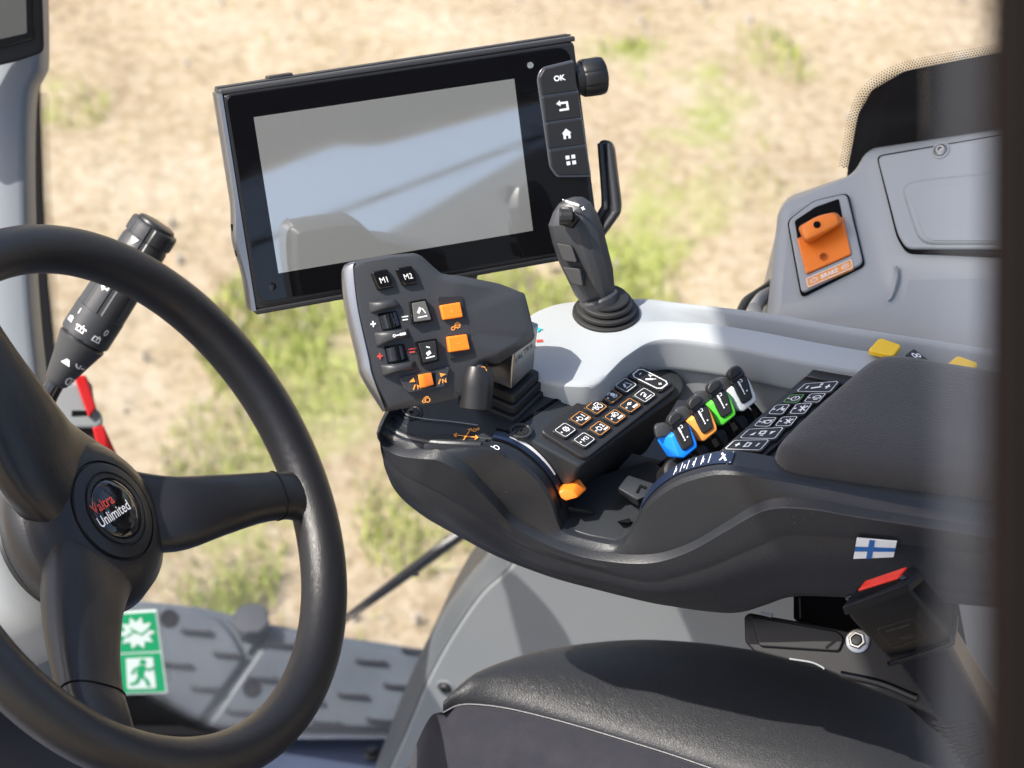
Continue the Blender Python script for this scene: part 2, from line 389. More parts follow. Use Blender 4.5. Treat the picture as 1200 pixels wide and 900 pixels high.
def ground_mat():
    m = bpy.data.materials.new('sandy_ground'); m.use_nodes = True; t = m.node_tree; N = t.nodes; L = t.links; b = N['Principled BSDF']
    b.inputs['Roughness'].default_value = .95
    tc = N.new('ShaderNodeTexCoord')
    def nz(s, d=6, r=.6):
        n = N.new('ShaderNodeTexNoise'); n.inputs['Scale'].default_value = s; n.inputs['Detail'].default_value = d; n.inputs['Roughness'].default_value = r
        L.new(tc.outputs['Object'], n.inputs['Vector']); return n.outputs[0]
    def ramp(src, stops):
        r = N.new('ShaderNodeValToRGB'); L.new(src, r.inputs[0]); e = r.color_ramp.elements
        while len(e) < len(stops): e.new(.5)
        for q, (p, c) in zip(e, stops): q.position = p; q.color = (*c, 1)
        return r.outputs[0]
    def mix(f, a, b_, mode='MIX'):
        x = N.new('ShaderNodeMix'); x.data_type = 'RGBA'; x.blend_type = mode
        if isinstance(f, float): x.inputs[0].default_value = f
        else: L.new(f, x.inputs[0])
        L.new(a, x.inputs[6]); L.new(b_, x.inputs[7]); return x.outputs[2]
    c1 = ramp(nz(1.6, 10, .68), [(.34, (.25, .18, .10)), (.45, (.42, .325, .195)), (.55, (.52, .42, .27)), (.68, (.65, .57, .43))])
    c2 = ramp(nz(26, 6, .7), [(.36, (.26, .185, .11)), (.48, (.52, .41, .27)), (.62, (.70, .61, .48))])
    base = mix(.5, c1, c2)
    at_ = N.new('ShaderNodeAttribute'); at_.attribute_name = 'grass'
    gn = nz(7, 8, .75); ad = N.new('ShaderNodeMath'); ad.operation = 'ADD'; L.new(at_.outputs['Fac'], ad.inputs[0]); L.new(gn, ad.inputs[1])
    gm = N.new('ShaderNodeMapRange'); gm.inputs[1].default_value = 1.0; gm.inputs[2].default_value = 1.22; gm.inputs[4].default_value = .8; L.new(ad.outputs[0], gm.inputs[0])
    gc = ramp(nz(40, 4, .6), [(.35, (.26, .32, .06)), (.65, (.46, .50, .15))])
    col = mix(gm.outputs[0], base, gc)
    L.new(col, b.inputs['Base Color'])
    bp = N.new('ShaderNodeBump'); bp.inputs['Strength'].default_value = .9; bp.inputs['Distance'].default_value = .06
    L.new(nz(14, 12, .72), bp.inputs['Height']); L.new(bp.outputs[0], b.inputs['Normal'])
    return m

# ------------------------------------------------------------------ ground
GZ = -1.2
GREEN = [((375, 480), .42), ((330, 400), .40), ((440, 360), .3), ((310, 560), .2), ((785, 250), .24), ((800, 195), .26), ((750, 330), .26), ((770, 285), .2), ((640, 345), .28), ((850, 150), .3), ((800, 100), .3),
         ((730, 60), .25), ((60, 130), .25), ((480, 605), .26), ((290, 640), .28), ((240, 520), .18), ((880, 230), .22), ((560, 620), .15), ((210, 640), .2), ((900, 60), .2)]
GP = [(on(p, zp(GZ)), r) for p, r in GREEN]
def grassf(x, y):
    g = 0
    for p, r in GP:
        d = ((x - p.x) ** 2 + ((y - p.y) * .75) ** 2) / (r * r); g = max(g, math.exp(-d * 1.6))
    return g * .72
def ground():
    n = 240; k = 4.2; vs = []; at_ = []
    def warp(t): return math.sinh(k * t) / math.sinh(k) * 220
    for j in range(n):
        for i in range(n):
            x = warp(2 * i / (n - 1) - 1); y = 5.2 + warp(2 * j / (n - 1) - 1)
            near = math.exp(-((x * x + (y - 5) ** 2) / 60))
            h = (noise.noise((x * 1.1, y * 1.1, 0)) * .07 + noise.noise((x * 3.3, y * 3.3, 3)) * .04 + noise.noise((x * 9, y * 9, 7)) * .02) * (near + .2)
            vs.append((x, y, GZ + h)); at_.append(grassf(x, y))
    fs = [(j * n + i, j * n + i + 1, (j + 1) * n + i + 1, (j + 1) * n + i) for j in range(n - 1) for i in range(n - 1)]
    o = mesh('ground', vs, fs, ground_mat(), fix=False, sharp=180); o['kind'] = 'structure'
    a = o.data.attributes.new('grass', 'FLOAT', 'POINT'); a.data.foreach_set('value', at_)
ground()
def ground_scatter():
    vs = []; fs = []
    for _ in range(240):                                   # pebbles and clods
        u = random.uniform(-150, 1300); v = random.uniform(-150, 780); p = on((u, v), zp(GZ)); s = random.choice((.006, .008, .010, .014)) * random.uniform(.6, 1.3); b0 = len(vs)
        dirs = [(1, 0, 0), (.3, 1, 0), (-1, .2, 0), (-.2, -1, 0), (0, 0, .7), (.6, .6, .4), (-.6, -.5, .4)]
        for d in dirs[:4]: vs.append((p.x + d[0] * s * random.uniform(.7, 1.3), p.y + d[1] * s * random.uniform(.7, 1.3), GZ - .01))
        for d in dirs[:4]: vs.append((p.x + d[0] * s * .6, p.y + d[1] * s * .6, GZ + s * random.uniform(.5, .9) + .01))
        for q in range(4): fs.append((b0 + q, b0 + (q + 1) % 4, b0 + 4 + (q + 1) % 4, b0 + 4 + q))
        fs.append((b0 + 4, b0 + 5, b0 + 6, b0 + 7))
    tag(mesh('pebbles', vs, fs, m_stone, smooth=False), 'pale pebbles and clods scattered on the sandy ground outside the cab', 'pebbles', kind='stuff')
    vs = []; fs = []; k = 0
    while k < 16000:
        u = random.uniform(-100, 1200); v = random.uniform(-60, 760); p = on((u, v), zp(GZ))
        g = grassf(p.x, p.y) + noise.noise((p.x * 4, p.y * 4, 2)) * .35
        if g < .46 and random.random() > .008: k += .2; continue
        k += 1; b0 = len(vs); h = random.uniform(.015, .055); a = random.uniform(0, 6.28); w = .0035; l = random.uniform(.01, .03)
        vs += [(p.x - math.cos(a) * w, p.y - math.sin(a) * w, GZ - .01), (p.x + math.cos(a) * w, p.y + math.sin(a) * w, GZ - .01), (p.x + math.sin(a) * l, p.y + math.cos(a) * l, GZ + h)]
        fs.append((b0, b0 + 1, b0 + 2))
    tag(mesh('grass', vs, fs, M('grass_blades', (.33, .38, .09), .7, var=.4, vscale=3), smooth=False, fix=False), 'sparse yellow green grass tufts growing on the sandy ground outside', 'grass', kind='stuff')
ground_scatter()

# ------------------------------------------------------------------ step cover outside the window, floor, window pane
def step_cover():
    pl = (at(300, 770, 2.68), Vector((.12, -.62, .78)).normalized()); n = pl[1]
    t = thing('step_cover', at(300, 860, 2.4), 'weathered blue grey plastic step cover with anti-slip lugs beyond the low window', 'step cover')
    z5 = lambda x, y: (130 + x / 2.79, 600 + y / 2.79)
    # backing, then the two panels divided by a diagonal joint
    pslab('base_panel', [(-60, 690), z5(0, 275), z5(300, 308), z5(520, 362), z5(780, 408), z5(1100, 455), z5(1100, 800), (-60, 866)], pl, -.010, -.08, m_tank, t, b=.006)
    pslab('cover_panel', [(-50, 696), z5(10, 292), z5(280, 318), z5(350, 345), z5(390, 390), z5(425, 450), z5(432, 490), z5(275, 704), (-50, 851)], pl, 0, -.02, m_tank, t, b=.005, r=.01)
    pslab('cover_panel', [z5(535, 378), z5(780, 425), z5(1090, 475), z5(1090, 706), z5(312, 706)], pl, 0, -.02, m_tank, t, b=.005, r=.006)
    pslab('cover_panel', [z5(360, 335), z5(515, 372), z5(446, 470), z5(436, 430), z5(410, 385)], pl, -.002, -.02, m_tank, t, b=.004, r=.006)
    me = None
    ex = (on(z5(400, 480), pl) - on(z5(300, 470), pl)).normalized(); ey = n.cross(ex)
    for x, y in [(275, 392), (380, 467), (210, 500), (305, 578), (130, 610), (230, 692), (550, 435), (490, 545), (420, 655), (845, 490), (785, 600), (935, 570), (880, 682), (995, 455), (40, 520), (640, 500), (700, 690), (640, 620), (60, 430)]:
        c = on(z5(x, y), pl); w = .019
        out = [c - ex * w - ey * .002, c - ex * w + ey * .004, c - ex * w * .8 + ey * .004, c - ex * w * .6 + ey * .0015, c + ex * w * .6 + ey * .0015, c + ex * w * .8 + ey * .004, c + ex * w + ey * .004, c + ex * w - ey * .002]
        slab('tread_lug', out, n, .010, -.002, m_lug, t, b=.0012, seg=2)
    for x, y in [(190, 348), (460, 577)]:
        c = on(z5(x, y), pl); lathe('bolt_recess', c, n, [(.012, -.001), (.012, .002), (.010, .003), (.0085, .001), (.004, .001)], m_line, t, 20)
    cp = thing('filler_cap', on((295, 735), pl), 'small dark grey round filler cap with grip lobes standing on the step cover edge', 'filler cap')
    c = on((296, 735), pl); ax = Vector((0, -.25, .97)).normalized()
    lathe('cap_neck', c, ax, [(.020, -.02), (.020, .004), (.014, .006), (.014, .014)], m_lug, cp, 32)
    lathe('cap_disc', c, ax, [(.015, .013), (.022, .014), (.0245, .017), (.0245, .021), (.022, .0235), (.01, .024)], m_lug, cp, 48, ridge=lambda k: 1 - .10 * (k % 12 < 3))
step_cover()
def fl():
    vs = [at(-300, 850, 2.6), at(1300, 850, 2.6), at(1300, 1200, 2.4), at(-300, 1200, 2.4)]
    f = slab('cab_floor', [Vector((p.x, p.y, 0)) for p in ons([(-400, 857), (1400, 862), (1500, 1500), (-700, 1500)], zp(-.12))], Z, -.13, -.16, m_floor, b=.002); f['kind'] = 'structure'
    t = thing('floor_bolt', on((436, 884), zp(-.12)), 'small dark hex bolt in the cab floor beside the grey arch panel', 'bolt')
    p = on((436, 884), zp(-.129)); lathe('washer', p, Z, [(.010, -.003), (.010, .002), (.008, .003)], m_blk, t, 24); lathe('bolt_head', p, Z, [(.006, .002), (.006, .009), (.005, .010)], m_blk, t, 6)
    tag(pslab('floor_strip', [(-100, 853), (600, 855), (600, 866), (-100, 864)], zp(-.118), .006, -.004, m_line, None, b=.002), 'black rubber strip along the foot of the step cover', 'strip')
fl()
PW = (Vector((0, 1.545 / .959, 0)) * .959, O)                             # the side window's plane
def window():
    t = thing('side_window', PW[0] + Vector((.3, -.08, .4)), 'clear right side window with black dotted border seen behind the whole console', 'window')
    # pane outline from the left pillar to the rear corner
    lft = [(46, 100), (46, 230), (52, 330), (60, 430), (72, 500), (90, 560), (60, 700)]
    pane = [(46, -80), (1230, -80), (1230, 866), (60, 866), (60, 700), (72, 500), (52, 330), (46, 100)]
    pslab('pane', pane, PW, 0, -.004, m_pane, t, b=0)
    # frit bands
    A = [(20, -80), (20, 110), (22, 230), (26, 330), (34, 430), (44, 500), (60, 570), (75, 640), (84, 760), (88, 900)]; B = [(52, -80), (46, 110), (50, 230), (56, 330), (66, 430), (78, 500), (96, 570), (112, 640), (118, 760), (120, 900)]
    pslab('frit_band', A + B[::-1], shift(PW, .003), 0, -.001, m_frit, t, b=0)
    Ri = [(1230, 52), (1150, 66), (1060, 84), (1022, 106), (1006, 134), (999, 170), (994, 195), (985, 260)]
    Ro = [(1230, 300), (985, 300)]
    pslab('frit_band', Ri + Ro[::-1], shift(PW, .003), 0, -.001, m_frit, t, b=0)
    vs = []; fs = []; pl = shift(PW, .0045)
    def dots(curve, dirx, diry, rows=6, pitch=3.3):
        c = arcs([Vector((x, y, 0)) for x, y in curve], 400); L_ = sum((c[i + 1] - c[i]).length for i in range(399)); nn = int(L_ / pitch)
        c = arcs([Vector((x, y, 0)) for x, y in curve], nn)
        for i, p in enumerate(c):
            tg = (c[min(i + 1, nn - 1)] - c[max(i - 1, 0)]).normalized(); nrm = Vector((tg.y, -tg.x, 0))
            if nrm.x * dirx + nrm.y * diry < 0: nrm = -nrm
            for r in range(rows):
                q = p + nrm * (-3.2 + r * 2.7) + tg * (pitch / 2 if r % 2 else 0); rad = (1.75 - r * .2) ; b0 = len(vs)
                for k in range(6): vs.append(on((q.x + rad * math.cos(k * 1.0472), q.y + rad * math.sin(k * 1.0472)), pl))
                fs.append(tuple(range(b0, b0 + 6)))
    dots(B[1:], 1, 0); dots(Ri[:-1], -1, -1)
    mesh('frit_dots', vs, fs, m_frit, t, smooth=False, fix=False, kind='stuff')
    # escape sticker on the pane
    s = thing('escape_sticker', on((165, 765), shift(PW, .002)), 'green and white emergency exit sticker with broken pane and running figure', 'sticker')
    q = [(135, 718), (183, 715), (196, 812), (137, 814)]; pl = shift(PW, .004); fn = pq(q, pl, .0); asp = q_asp(q, pl)
    pslab('backing', q, pl, 0, -.001, m_swhite, s, b=0, r=.002)
    def P2(x, y): return (x, y)
    g = Draw(pq(q, pl, .0004), asp)
    g.poly([(.03, .02), (.97, .02), (.97, .48), (.03, .48)]); g.poly([(.03, .50), (.97, .50), (.97, .98), (.03, .98)]); g.done('green_field', m_sgreen, s)
    w = Draw(pq(q, pl, .0008), asp)
    st = [];
    for i in range(20):
        r = (.42 if i % 2 == 0 else .27); a = i * math.pi / 10; st.append((.5 + r * math.cos(a) * 1.02, .25 + r * math.sin(a) * .47))
    w.poly(st); w.poly([(.22, .55), (.80, .55), (.80, .93), (.22, .93)]); w.done('white_field', m_swhite, s)
    k0 = Draw(pq(q, pl, .0012), asp)
    k0.line([(.25, .29), (.45, .22), (.6, .27), (.8, .20)], .02); k0.line([(.35, .18), (.5, .25)], .018); k0.done('hammer_mark', m_sgreen, s); k = Draw(pq(q, pl, .0012), asp)
    k.disc(.58, .60, .035); k.line([(.56, .64), (.50, .76)], .07); k.line([(.50, .76), (.62, .82), (.66, .90)], .035); k.line([(.50, .76), (.42, .85), (.28, .87)], .035)
    k.line([(.56, .66), (.70, .70), (.80, .67)], .028); k.line([(.54, .66), (.40, .68), (.33, .74)], .028); k.done('running_figure', m_sgreen, s)
window()
def wiper():
    t = thing('window_wiper', at(480, 675, 2.5), 'black window wiper arm lying diagonally behind the console nose', 'wiper')
    a, b = at(400, 726, 2.42), at(560, 610, 2.42)
    tube('wiper_arm', [a, a.lerp(b, .3), a.lerp(b, .7), b], [.002, .004, .006, .006], m_blk, t, 8, n=12)
    o_ = UP * -.006
    tube('wiper_blade', [a + o_, a.lerp(b, .5) + o_ * 1.2, b + o_], [.0015, .0028, .0035], m_rubber, t, 6, n=8)
    c = a.lerp(b, .52); hull('blade_clip', [c + o_ + RT * x + UP * y + FW * z for x in (-.008, .008) for y in (-.004, .004) for z in (-.003, .003)], m_blk, t, .001)
wiper()

# ------------------------------------------------------------------ left pillar, monitor, red door strip
def pillar():
    t = thing('front_pillar', at(20, 400, 1.78), 'blue grey plastic windscreen pillar trim at the left edge', 'pillar')
    R_ = [(52, -60), (54, 66), (50, 88), (41, 108), (38, 160), (38, 230), (41, 330), (50, 430), (62, 500), (75, 560), (84, 640), (92, 760), (96, 880), (98, 1000)]
    rows = []
    for off, d, dx in ((0, 1.86, 4), (0, 1.80, 0), (-6, 1.775, -5), (-18, 1.765, -18), (-70, 1.765, -70), (-160, 1.80, -160)):
        rows.append(cr([tuple(at(u + dx, v, d)) for u, v in R_], 40))
    loft('pillar_trim', rows, m_pgrey, t, 60, subr=3)
    m = thing('corner_monitor', at(10, 30, 1.70), 'black framed small monitor cropped at the top left corner', 'monitor')
    pl = facing(10, 30, 1.70, .15, -.2)
    pslab('bezel', [(-120, -60), (49, -60), (53, 62), (20, 73), (-120, 104)], pl, 0, -.03, m_blk, m, b=.003, r=.006)
    pslab('bezel_ridge', [(-100, -60), (38, -60), (41, 46), (10, 55), (-100, 80)], pl, .003, -.01, m_gloss, m, b=.002, r=.003)
    pslab('screen', [(-100, -60), (28, -60), (31, 38), (5, 44), (-100, 66)], pl, .0042, -.01, M('dull_screen', (.13, .13, .12), .25, coat=.4), m, b=.0005, r=.002)
    d = thing('outer_strip', at(110, 490, 1.9), 'red painted body strip with grey latch bracket behind the stalk', 'body strip')
    pl = facing(110, 490, 1.98)
    pslab('latch_plate', [(66, 452), (92, 448), (101, 476), (112, 478), (119, 485), (121, 497), (114, 502), (72, 502), (60, 480)], pl, .004, -.02, m_mgrey, d, b=.003, r=.002)
    pslab('latch_slot', [(84, 481), (103, 481), (103, 487), (84, 488)], pl, .0045, -.001, m_line, d, b=0)
    pslab('dark_inner_strip', [(55, 495), (112, 500), (130, 545), (120, 680), (75, 680), (60, 600)], pl, -.004, -.02, m_blk, d, b=.001)
    pslab('red_strip', [(86, 440), (101, 440), (113, 478), (104, 490)], pl, .010, -.01, m_red, d, b=.002, r=.002)
    pslab('red_strip', [(108, 500), (121, 498), (148, 556), (134, 660), (118, 660), (118, 540)], pl, .004, -.01, m_red, d, b=.002, r=.002)
    pslab('edge_trim', [(101, 442), (108, 452), (111, 474), (104, 470)], pl, .006, -.01, m_mgrey, d, b=.001)
pillar()

# ------------------------------------------------------------------ wheel-arch trim panel (inside of the fender)
def arch():
    t = thing('wheel_arch_panel', on((620, 800), wallp(1.44)), 'grey moulded wheel arch panel between the console and the seat', 'panel')
    pl = wallp(1.42)
    G = [(640, 600), (600, 662), (565, 695), (530, 745), (500, 800), (475, 860), (455, 905), (440, 960)]
    g = cr([tuple(on(p, pl)) for p in G], 40)
    back = ons([(1250, 960), (1250, 420), (900, 372), (760, 420), (690, 500)], pl)
    poly = g[::-1] + back[::-1] if False else g + back
    slab('arch_face', poly, pl[1], 0, -.02, m_mgrey, t, b=.003)
    # rounded outer band
    B = [(612, 600), (572, 652), (540, 690), (508, 738), (478, 800), (455, 860), (440, 900), (424, 960)]
    b = cr([tuple(on(p, wallp(1.47))) for p in B], 40)
    rows = [[q + O * -.006 for q in g], [q + O * .0015 + (b_ - q) * .05 for q, b_ in zip(g, b)], [q.lerp(b_, .35) + O * .007 for q, b_ in zip(g, b)], [q.lerp(b_, .7) + O * .009 for q, b_ in zip(g, b)], [b_ + O * .004 for b_ in b], [b_ - O * .03 for b_ in b], [b_ - O * .10 for b_ in b]]
    loft('arch_rim', rows, m_rim, t, 60, subr=3)
    c = on((522, 806), pl); lathe('screw_recess', c, O, [(.0105, -.001), (.0105, .0008), (.0088, .0010), (.0070, -.0005)], m_mgrey, t, 28); lathe('screw', c, O, [(.0068, -.002), (.0068, .0018), (.005, .004), (.0028, .004), (.0026, .002)], m_blk, t, 24)
arch()

# ------------------------------------------------------------------ right rear side panel with hand brake
def rear_panel():
    t = thing('rear_side_panel', at(1000, 380, 1.70), 'light grey moulded side panel in the rear corner of the cab', 'side panel')
    V = {'a1': (912, 240, 1.66), 'a2': (1003, 203, 1.655), 'a3': (1047, 345, 1.60), 'a4': (899, 374, 1.62), 'b1': (1013, 176, 1.665), 'b2': (1230, 144, 1.585), 'b3': (1230, 309, 1.545), 'b4': (1052, 314, 1.60),
         'c3': (1230, 520, 1.555), 'c4': (890, 500, 1.64), 'A1': (918, 232, 1.95), 'A4': (880, 400, 1.9), 'B1': (1020, 168, 1.95), 'B2': (1230, 135, 1.95), 'C4': (880, 520, 1.9), 'C3': (1230, 530, 1.9), 'A2': (1003, 203, 1.95)}
    ks = list(V); vs = [at(*V[k]) for k in ks]; I = ks.index
    F = [('a1', 'a4', 'a3', 'a2'), ('a2', 'a3', 'b4', 'b1'), ('b1', 'b4', 'b3', 'b2'), ('a4', 'c4', 'c3', 'b3', 'b4', 'a3'), ('A1', 'A4', 'a4', 'a1'), ('A4', 'C4', 'c4', 'a4'), ('A1', 'a1', 'a2', 'A2'), ('A2', 'a2', 'b1', 'B1'), ('B1', 'b1', 'b2', 'B2'), ('C4', 'C3', 'c3', 'c4')]
    # triangulate the non-planar faces so they bevel cleanly
    fs = [tuple(I(k) for k in f) for f in F]
    o = mesh('moulding', vs, fs, m_lgrey, t, 25); add_bevel(o, .010, 5, 12)
    nB = (vs[I('b4')] - vs[I('b1')]).cross(vs[I('b2')] - vs[I('b1')]).normalized()
    if nB.dot(C0 - vs[I('b1')]) < 0: nB = -nB
    nA = (vs[I('a4')] - vs[I('a1')]).cross(vs[I('a2')] - vs[I('a1')]).normalized()
    if nA.dot(C0 - vs[I('a1')]) < 0: nA = -nA
    pA = (vs[I('a1')], nA); pB = (vs[I('b1')], nB)
    # hatch
    hat = [(1028, 184), (1240, 148), (1240, 297), (1062, 297), (1052, 280)]
    pslab('hatch_gap', hat, pB, .0022, -.01, m_line, t, b=0, r=.006)
    pslab('hatch', [(1030, 186), (1240, 150), (1240, 294), (1064, 294), (1054, 278)], pB, .0045, -.01, m_lgrey, t, b=.0018, r=.006)
    pk = [(1056, 220), (1072, 212), (1240, 196), (1240, 287), (1078, 287)]
    pslab('hatch_pocket', pk, shift(pB, .0045), .003, -.001, m_lgrey, t, b=.003, r=.012)
    pslab('hatch_pocket', [(1066, 226), (1080, 220), (1240, 204), (1240, 282), (1084, 282)], shift(pB, .0078), .0005, -.001, m_wplastic if False else m_lgrey, t, b=.0004, r=.01)
    c = on((1105, 180), pB); lathe('screw_recess', c, nB, [(.0075, 0), (.0075, .0055), (.0062, .006), (.005, .005)], m_lgrey, t, 24); lathe('screw', c, nB, [(.005, 0), (.005, .0065), (.0035, .0075), (.002, .0075), (.0015, .006)], m_steel, t, 20)
    tube('ridge_lip', ons([(1049, 312), (1051, 325), (1045, 346), (1040, 352)], (vs[I('a3')] + (C0 - vs[I('a3')]).normalized() * .001, (C0 - vs[I('a3')]).normalized())), .0016, m_lgrey, t, 8, n=10)
    # hand brake
    h = thing('parking_brake', on((965, 285), pA), 'orange parking brake lever set in a recessed grey frame with an orange label', 'parking brake')
    z4 = lambda x, y: (900 + x / 4.615, 220 + y / 4.615)
    out = [z4(105, 190), z4(250, 80), z4(436, 38), z4(528, 430), z4(180, 600)]
    pslab('frame_gap', out, pA, .0035, -.01, m_line, h, b=0, r=.005)
    pslab('frame', [z4(113, 195), z4(252, 88), z4(430, 48), z4(519, 425), z4(186, 588)], pA, .006, -.01, m_lgrey, h, b=.0015, r=.005)
    inn = [z4(148, 200), z4(260, 125), z4(388, 80), z4(405, 170), z4(455, 385), z4(212, 492), z4(165, 300)]
    pslab('recess', inn, pA, .0064, -.002, m_line, h, b=0, r=.002)
    pslab('brake_plate', [z4(163, 300), z4(412, 180), z4(455, 384), z4(211, 491)], pA, .0085, 0, m_orange, h, b=.001, r=.001)
    pf = shift(pA, .010)
    bot = ons([z4(175, 290), z4(400, 190), z4(385, 215), z4(215, 318)], pf); top = ons([z4(160, 210), z4(270, 145), z4(370, 128), z4(408, 178), z4(380, 215), z4(215, 315), z4(205, 290)], shift(pA, .020))
    hull('brake_knob', ons([z4(160, 210), z4(370, 128), z4(410, 178), z4(205, 318)], pf) + ons([z4(165, 222), z4(270, 150), z4(366, 135), z4(395, 195), z4(205, 285)], shift(pA, .024)), m_orange, h, .0025)
    lathe('knob_hole', on(z4(265, 200), shift(pA, .0245)), pA[1], [(.0028, -.002), (.0028, .0008), (.0022, .0009)], m_line, h, 16)
    lathe('knob_ring', on(z4(300, 372), shift(pA, .0088)), pA[1], [(.0035, 0), (.0035, .0006), (.0026, .0006), (.0024, 0)], M('orange_mark', (.55, .12, .01), .5), h, 16)
    lq = [z4(208, 512), z4(457, 405), z4(467, 457), z4(220, 564)]
    pslab('label', lq, pA, .0068, .004, m_lor, h, b=.0003, r=.0008)
    g = Draw(pq(lq, pA, .0072), q_asp(lq, pA)); g.frame(.06, .07, .12); g.text('BRAKE', .5, .5, .42, .03)
    for cx, ch in ((.16, '!'), (.84, 'P')):
        g.ring(cx, .5, .22, .06); g.ring(cx, .5, .34, .05, 140, 220, 6); g.ring(cx, .5, .34, .05, -40, 40, 6); g.text(ch, cx, .5, .24, .02)
    g.done('label_print', m_white, h)
rear_panel()

# ------------------------------------------------------------------ side console rail (light grey) and what lies in its trough
def rail():
    t = thing('console_rail', on((760, 380), zp(.76)), 'light grey curved console rail running behind the dark armrest', 'console rail')
    A = [(606, 392), (618, 372), (634, 361), (660, 353), (700, 350), (748, 348), (800, 354), (900, 366), (1000, 383), (1100, 398), (1240, 420)]
    B = [(598, 418), (613, 436), (636, 446), (668, 452), (702, 448), (735, 418), (775, 399), (850, 406), (950, 426), (1050, 443), (1240, 474)]
    zt = .787
    a = [on(p, zp(zt)) for p in A]; b = [on(p, zp(zt)) for p in B]; n = 11
    def row(f, z, tr=0.0):
        out = []
        for i in range(n):
            p = a[i].lerp(b[i], f); q = Vector((p.x, p.y, zt + z - (tr if i >= 7 else (tr * .3 if i == 6 else 0)))); out.append(tuple(q))
        return cr(out, 90)
    rows = [row(-.02, -.06), row(-.02, -.02), row(0, -.004), row(.03, 0), row(.10, .0015, .006), row(.22, .0025, .030), row(.45, .003, .030), row(.55, .003, .004), row(.64, .003), row(.94, .001), row(.99, -.0005), row(1.0, -.004), row(1.0, -.024), row(.99, -.028), row(.93, -.03), row(.9, -.06)]
    loft('rail_shell', rows, m_lgrey, t, 50, subr=2)
    # small adjustment marks behind the handle
    g = Draw(pq([(618, 378), (636, 378), (640, 406), (620, 406)], zp(zt + .0035)), .7)
    g.disc(.62, .30, .10); g.line([(.35, .32), (.9, .28)], .05); g.done('blue_mark', m_cyanp, t)
    g = Draw(pq([(618, 378), (636, 378), (640, 406), (620, 406)], zp(zt + .0035)), .7); g.line([(.45, .78), (.85, .76)], .09); g.done('red_mark', m_redp, t)
    tr = .787 - .006
    for i, (q, lab) in enumerate(([[(1017, 410), (1031, 395), (1057, 404), (1047, 417)], 'yellow plug tab lying in the rail trough left of the black connector'], [[(1108, 428), (1122, 416), (1147, 425), (1138, 437)], 'yellow plug tab in the rail trough next to the dark door post'])):
        y = thing('plug_tab', on(q[0], zp(tr)), lab, 'plug tab', 'yellow plug tabs in the rail trough')
        pslab('tab_plate', q, zp(.797), 0, -.004, m_yel, y, b=.0012, r=.003)
        c = [x * .8 + y_ * .2 for x, y_ in zip((0, 0), (0, 0))]
        pslab('tab_stem', [(q[0][0] + 8, q[0][1] - 1), (q[1][0] + 4, q[1][1] + 3), (q[2][0] - 8, q[2][1] + 2), (q[3][0] - 4, q[3][1] - 3)], zp(.793), 0, -.03, m_blk, y, b=.001)
    k = thing('connector', on((1070, 415), zp(tr)), 'small black connector with white print between two yellow tabs', 'connector')
    q = [(1061, 415), (1071, 408), (1088, 421), (1078, 430)]
    pslab('connector_body', q, zp(.795), 0, -.03, m_btn, k, b=.001, r=.001)
    g = Draw(pq(q, zp(.7953)), 1.2); g.ring(.45, .35, .14, .08); g.ring(.7, .5, .12, .08); g.done('connector_print', m_white, k)
    c = thing('side_cable', at(885, 355, 1.68), 'black cable loop behind the rail beside the grey side panel', 'cable')
    tube('cable_loop', [at(866, 370, 1.70), at(874, 354, 1.72), at(888, 344, 1.74), at(900, 336, 1.76), at(906, 330, 1.80)], .004, m_rubber, c, 10, n=24)
    tube('cable_sleeve', [at(884, 362, 1.69), at(893, 350, 1.71), at(903, 344, 1.73)], .006, m_mgrey, c, 10, n=12)
rail()

# ------------------------------------------------------------------ unseen roof piece, shaped to keep the sun off the rear console
def roof():
    vs = [Vector(p) for p in ((-.52, .62, 1.86), (.10, .46, 1.86), (.10, 1.60, 1.86), (-.52, 1.78, 1.86))]
    r = slab('roof_sun_shade', vs, Vector((0, 0, -1)), 0, -.08, m_mgrey, None, b=.02, r=.08); r['kind'] = 'structure'
roof()
def bounce_blocks():  # unseen body and floor added to block warm light bouncing off the ground
    b = slab('chassis_bounce_block', [Vector(p) for p in ((-1.6, -.15, 0), (1.6, -.15, 0), (1.6, 1.35, 0), (-1.6, 1.75, 0))], Z, -.17, -1.0, m_blk, None, b=.03); b['kind'] = 'structure'
    b = slab('floor_bounce_block', [Vector(p) for p in ((-1.3, .05, 0), (1.4, .05, 0), (1.4, 1.30, 0), (-1.3, 1.60, 0))], Z, -.145, -.168, m_floor, None, b=.002); b['kind'] = 'structure'
bounce_blocks()
def side_frame():  # out-of-view frame added to shape the dark and bright bands on the display
    t = thing('reflection_frame', Vector((.6, .1, 1.2)), 'unseen dark door-shaped frame added for its reflection in the terminal', 'door')
    y = Vector((0, 1, 0))
    slab('upper_frame', [Vector((x, .10, z_)) for x, z_ in ((.30, 1.33), (.36, 1.30), (.55, 1.355), (.62, 1.35), (1.3, 1.48), (1.3, 1.90), (.30, 1.90))], y, .03, 0, m_blk, t, b=.01, r=.02)
    slab('lower_panel', [Vector((x, .10, z_)) for x, z_ in ((.48, 1.17), (.86, 1.32), (1.3, 1.45), (1.3, .60), (.30, .60), (.40, 1.12))], y, .03, 0, m_mgrey, t, b=.01, r=.02)
    tube('reflected_rod', [Vector((.36, .10, 1.21)), Vector((.9, .10, 1.35)), Vector((1.3, .10, 1.46))], .004, m_blk, t, 10)
side_frame()

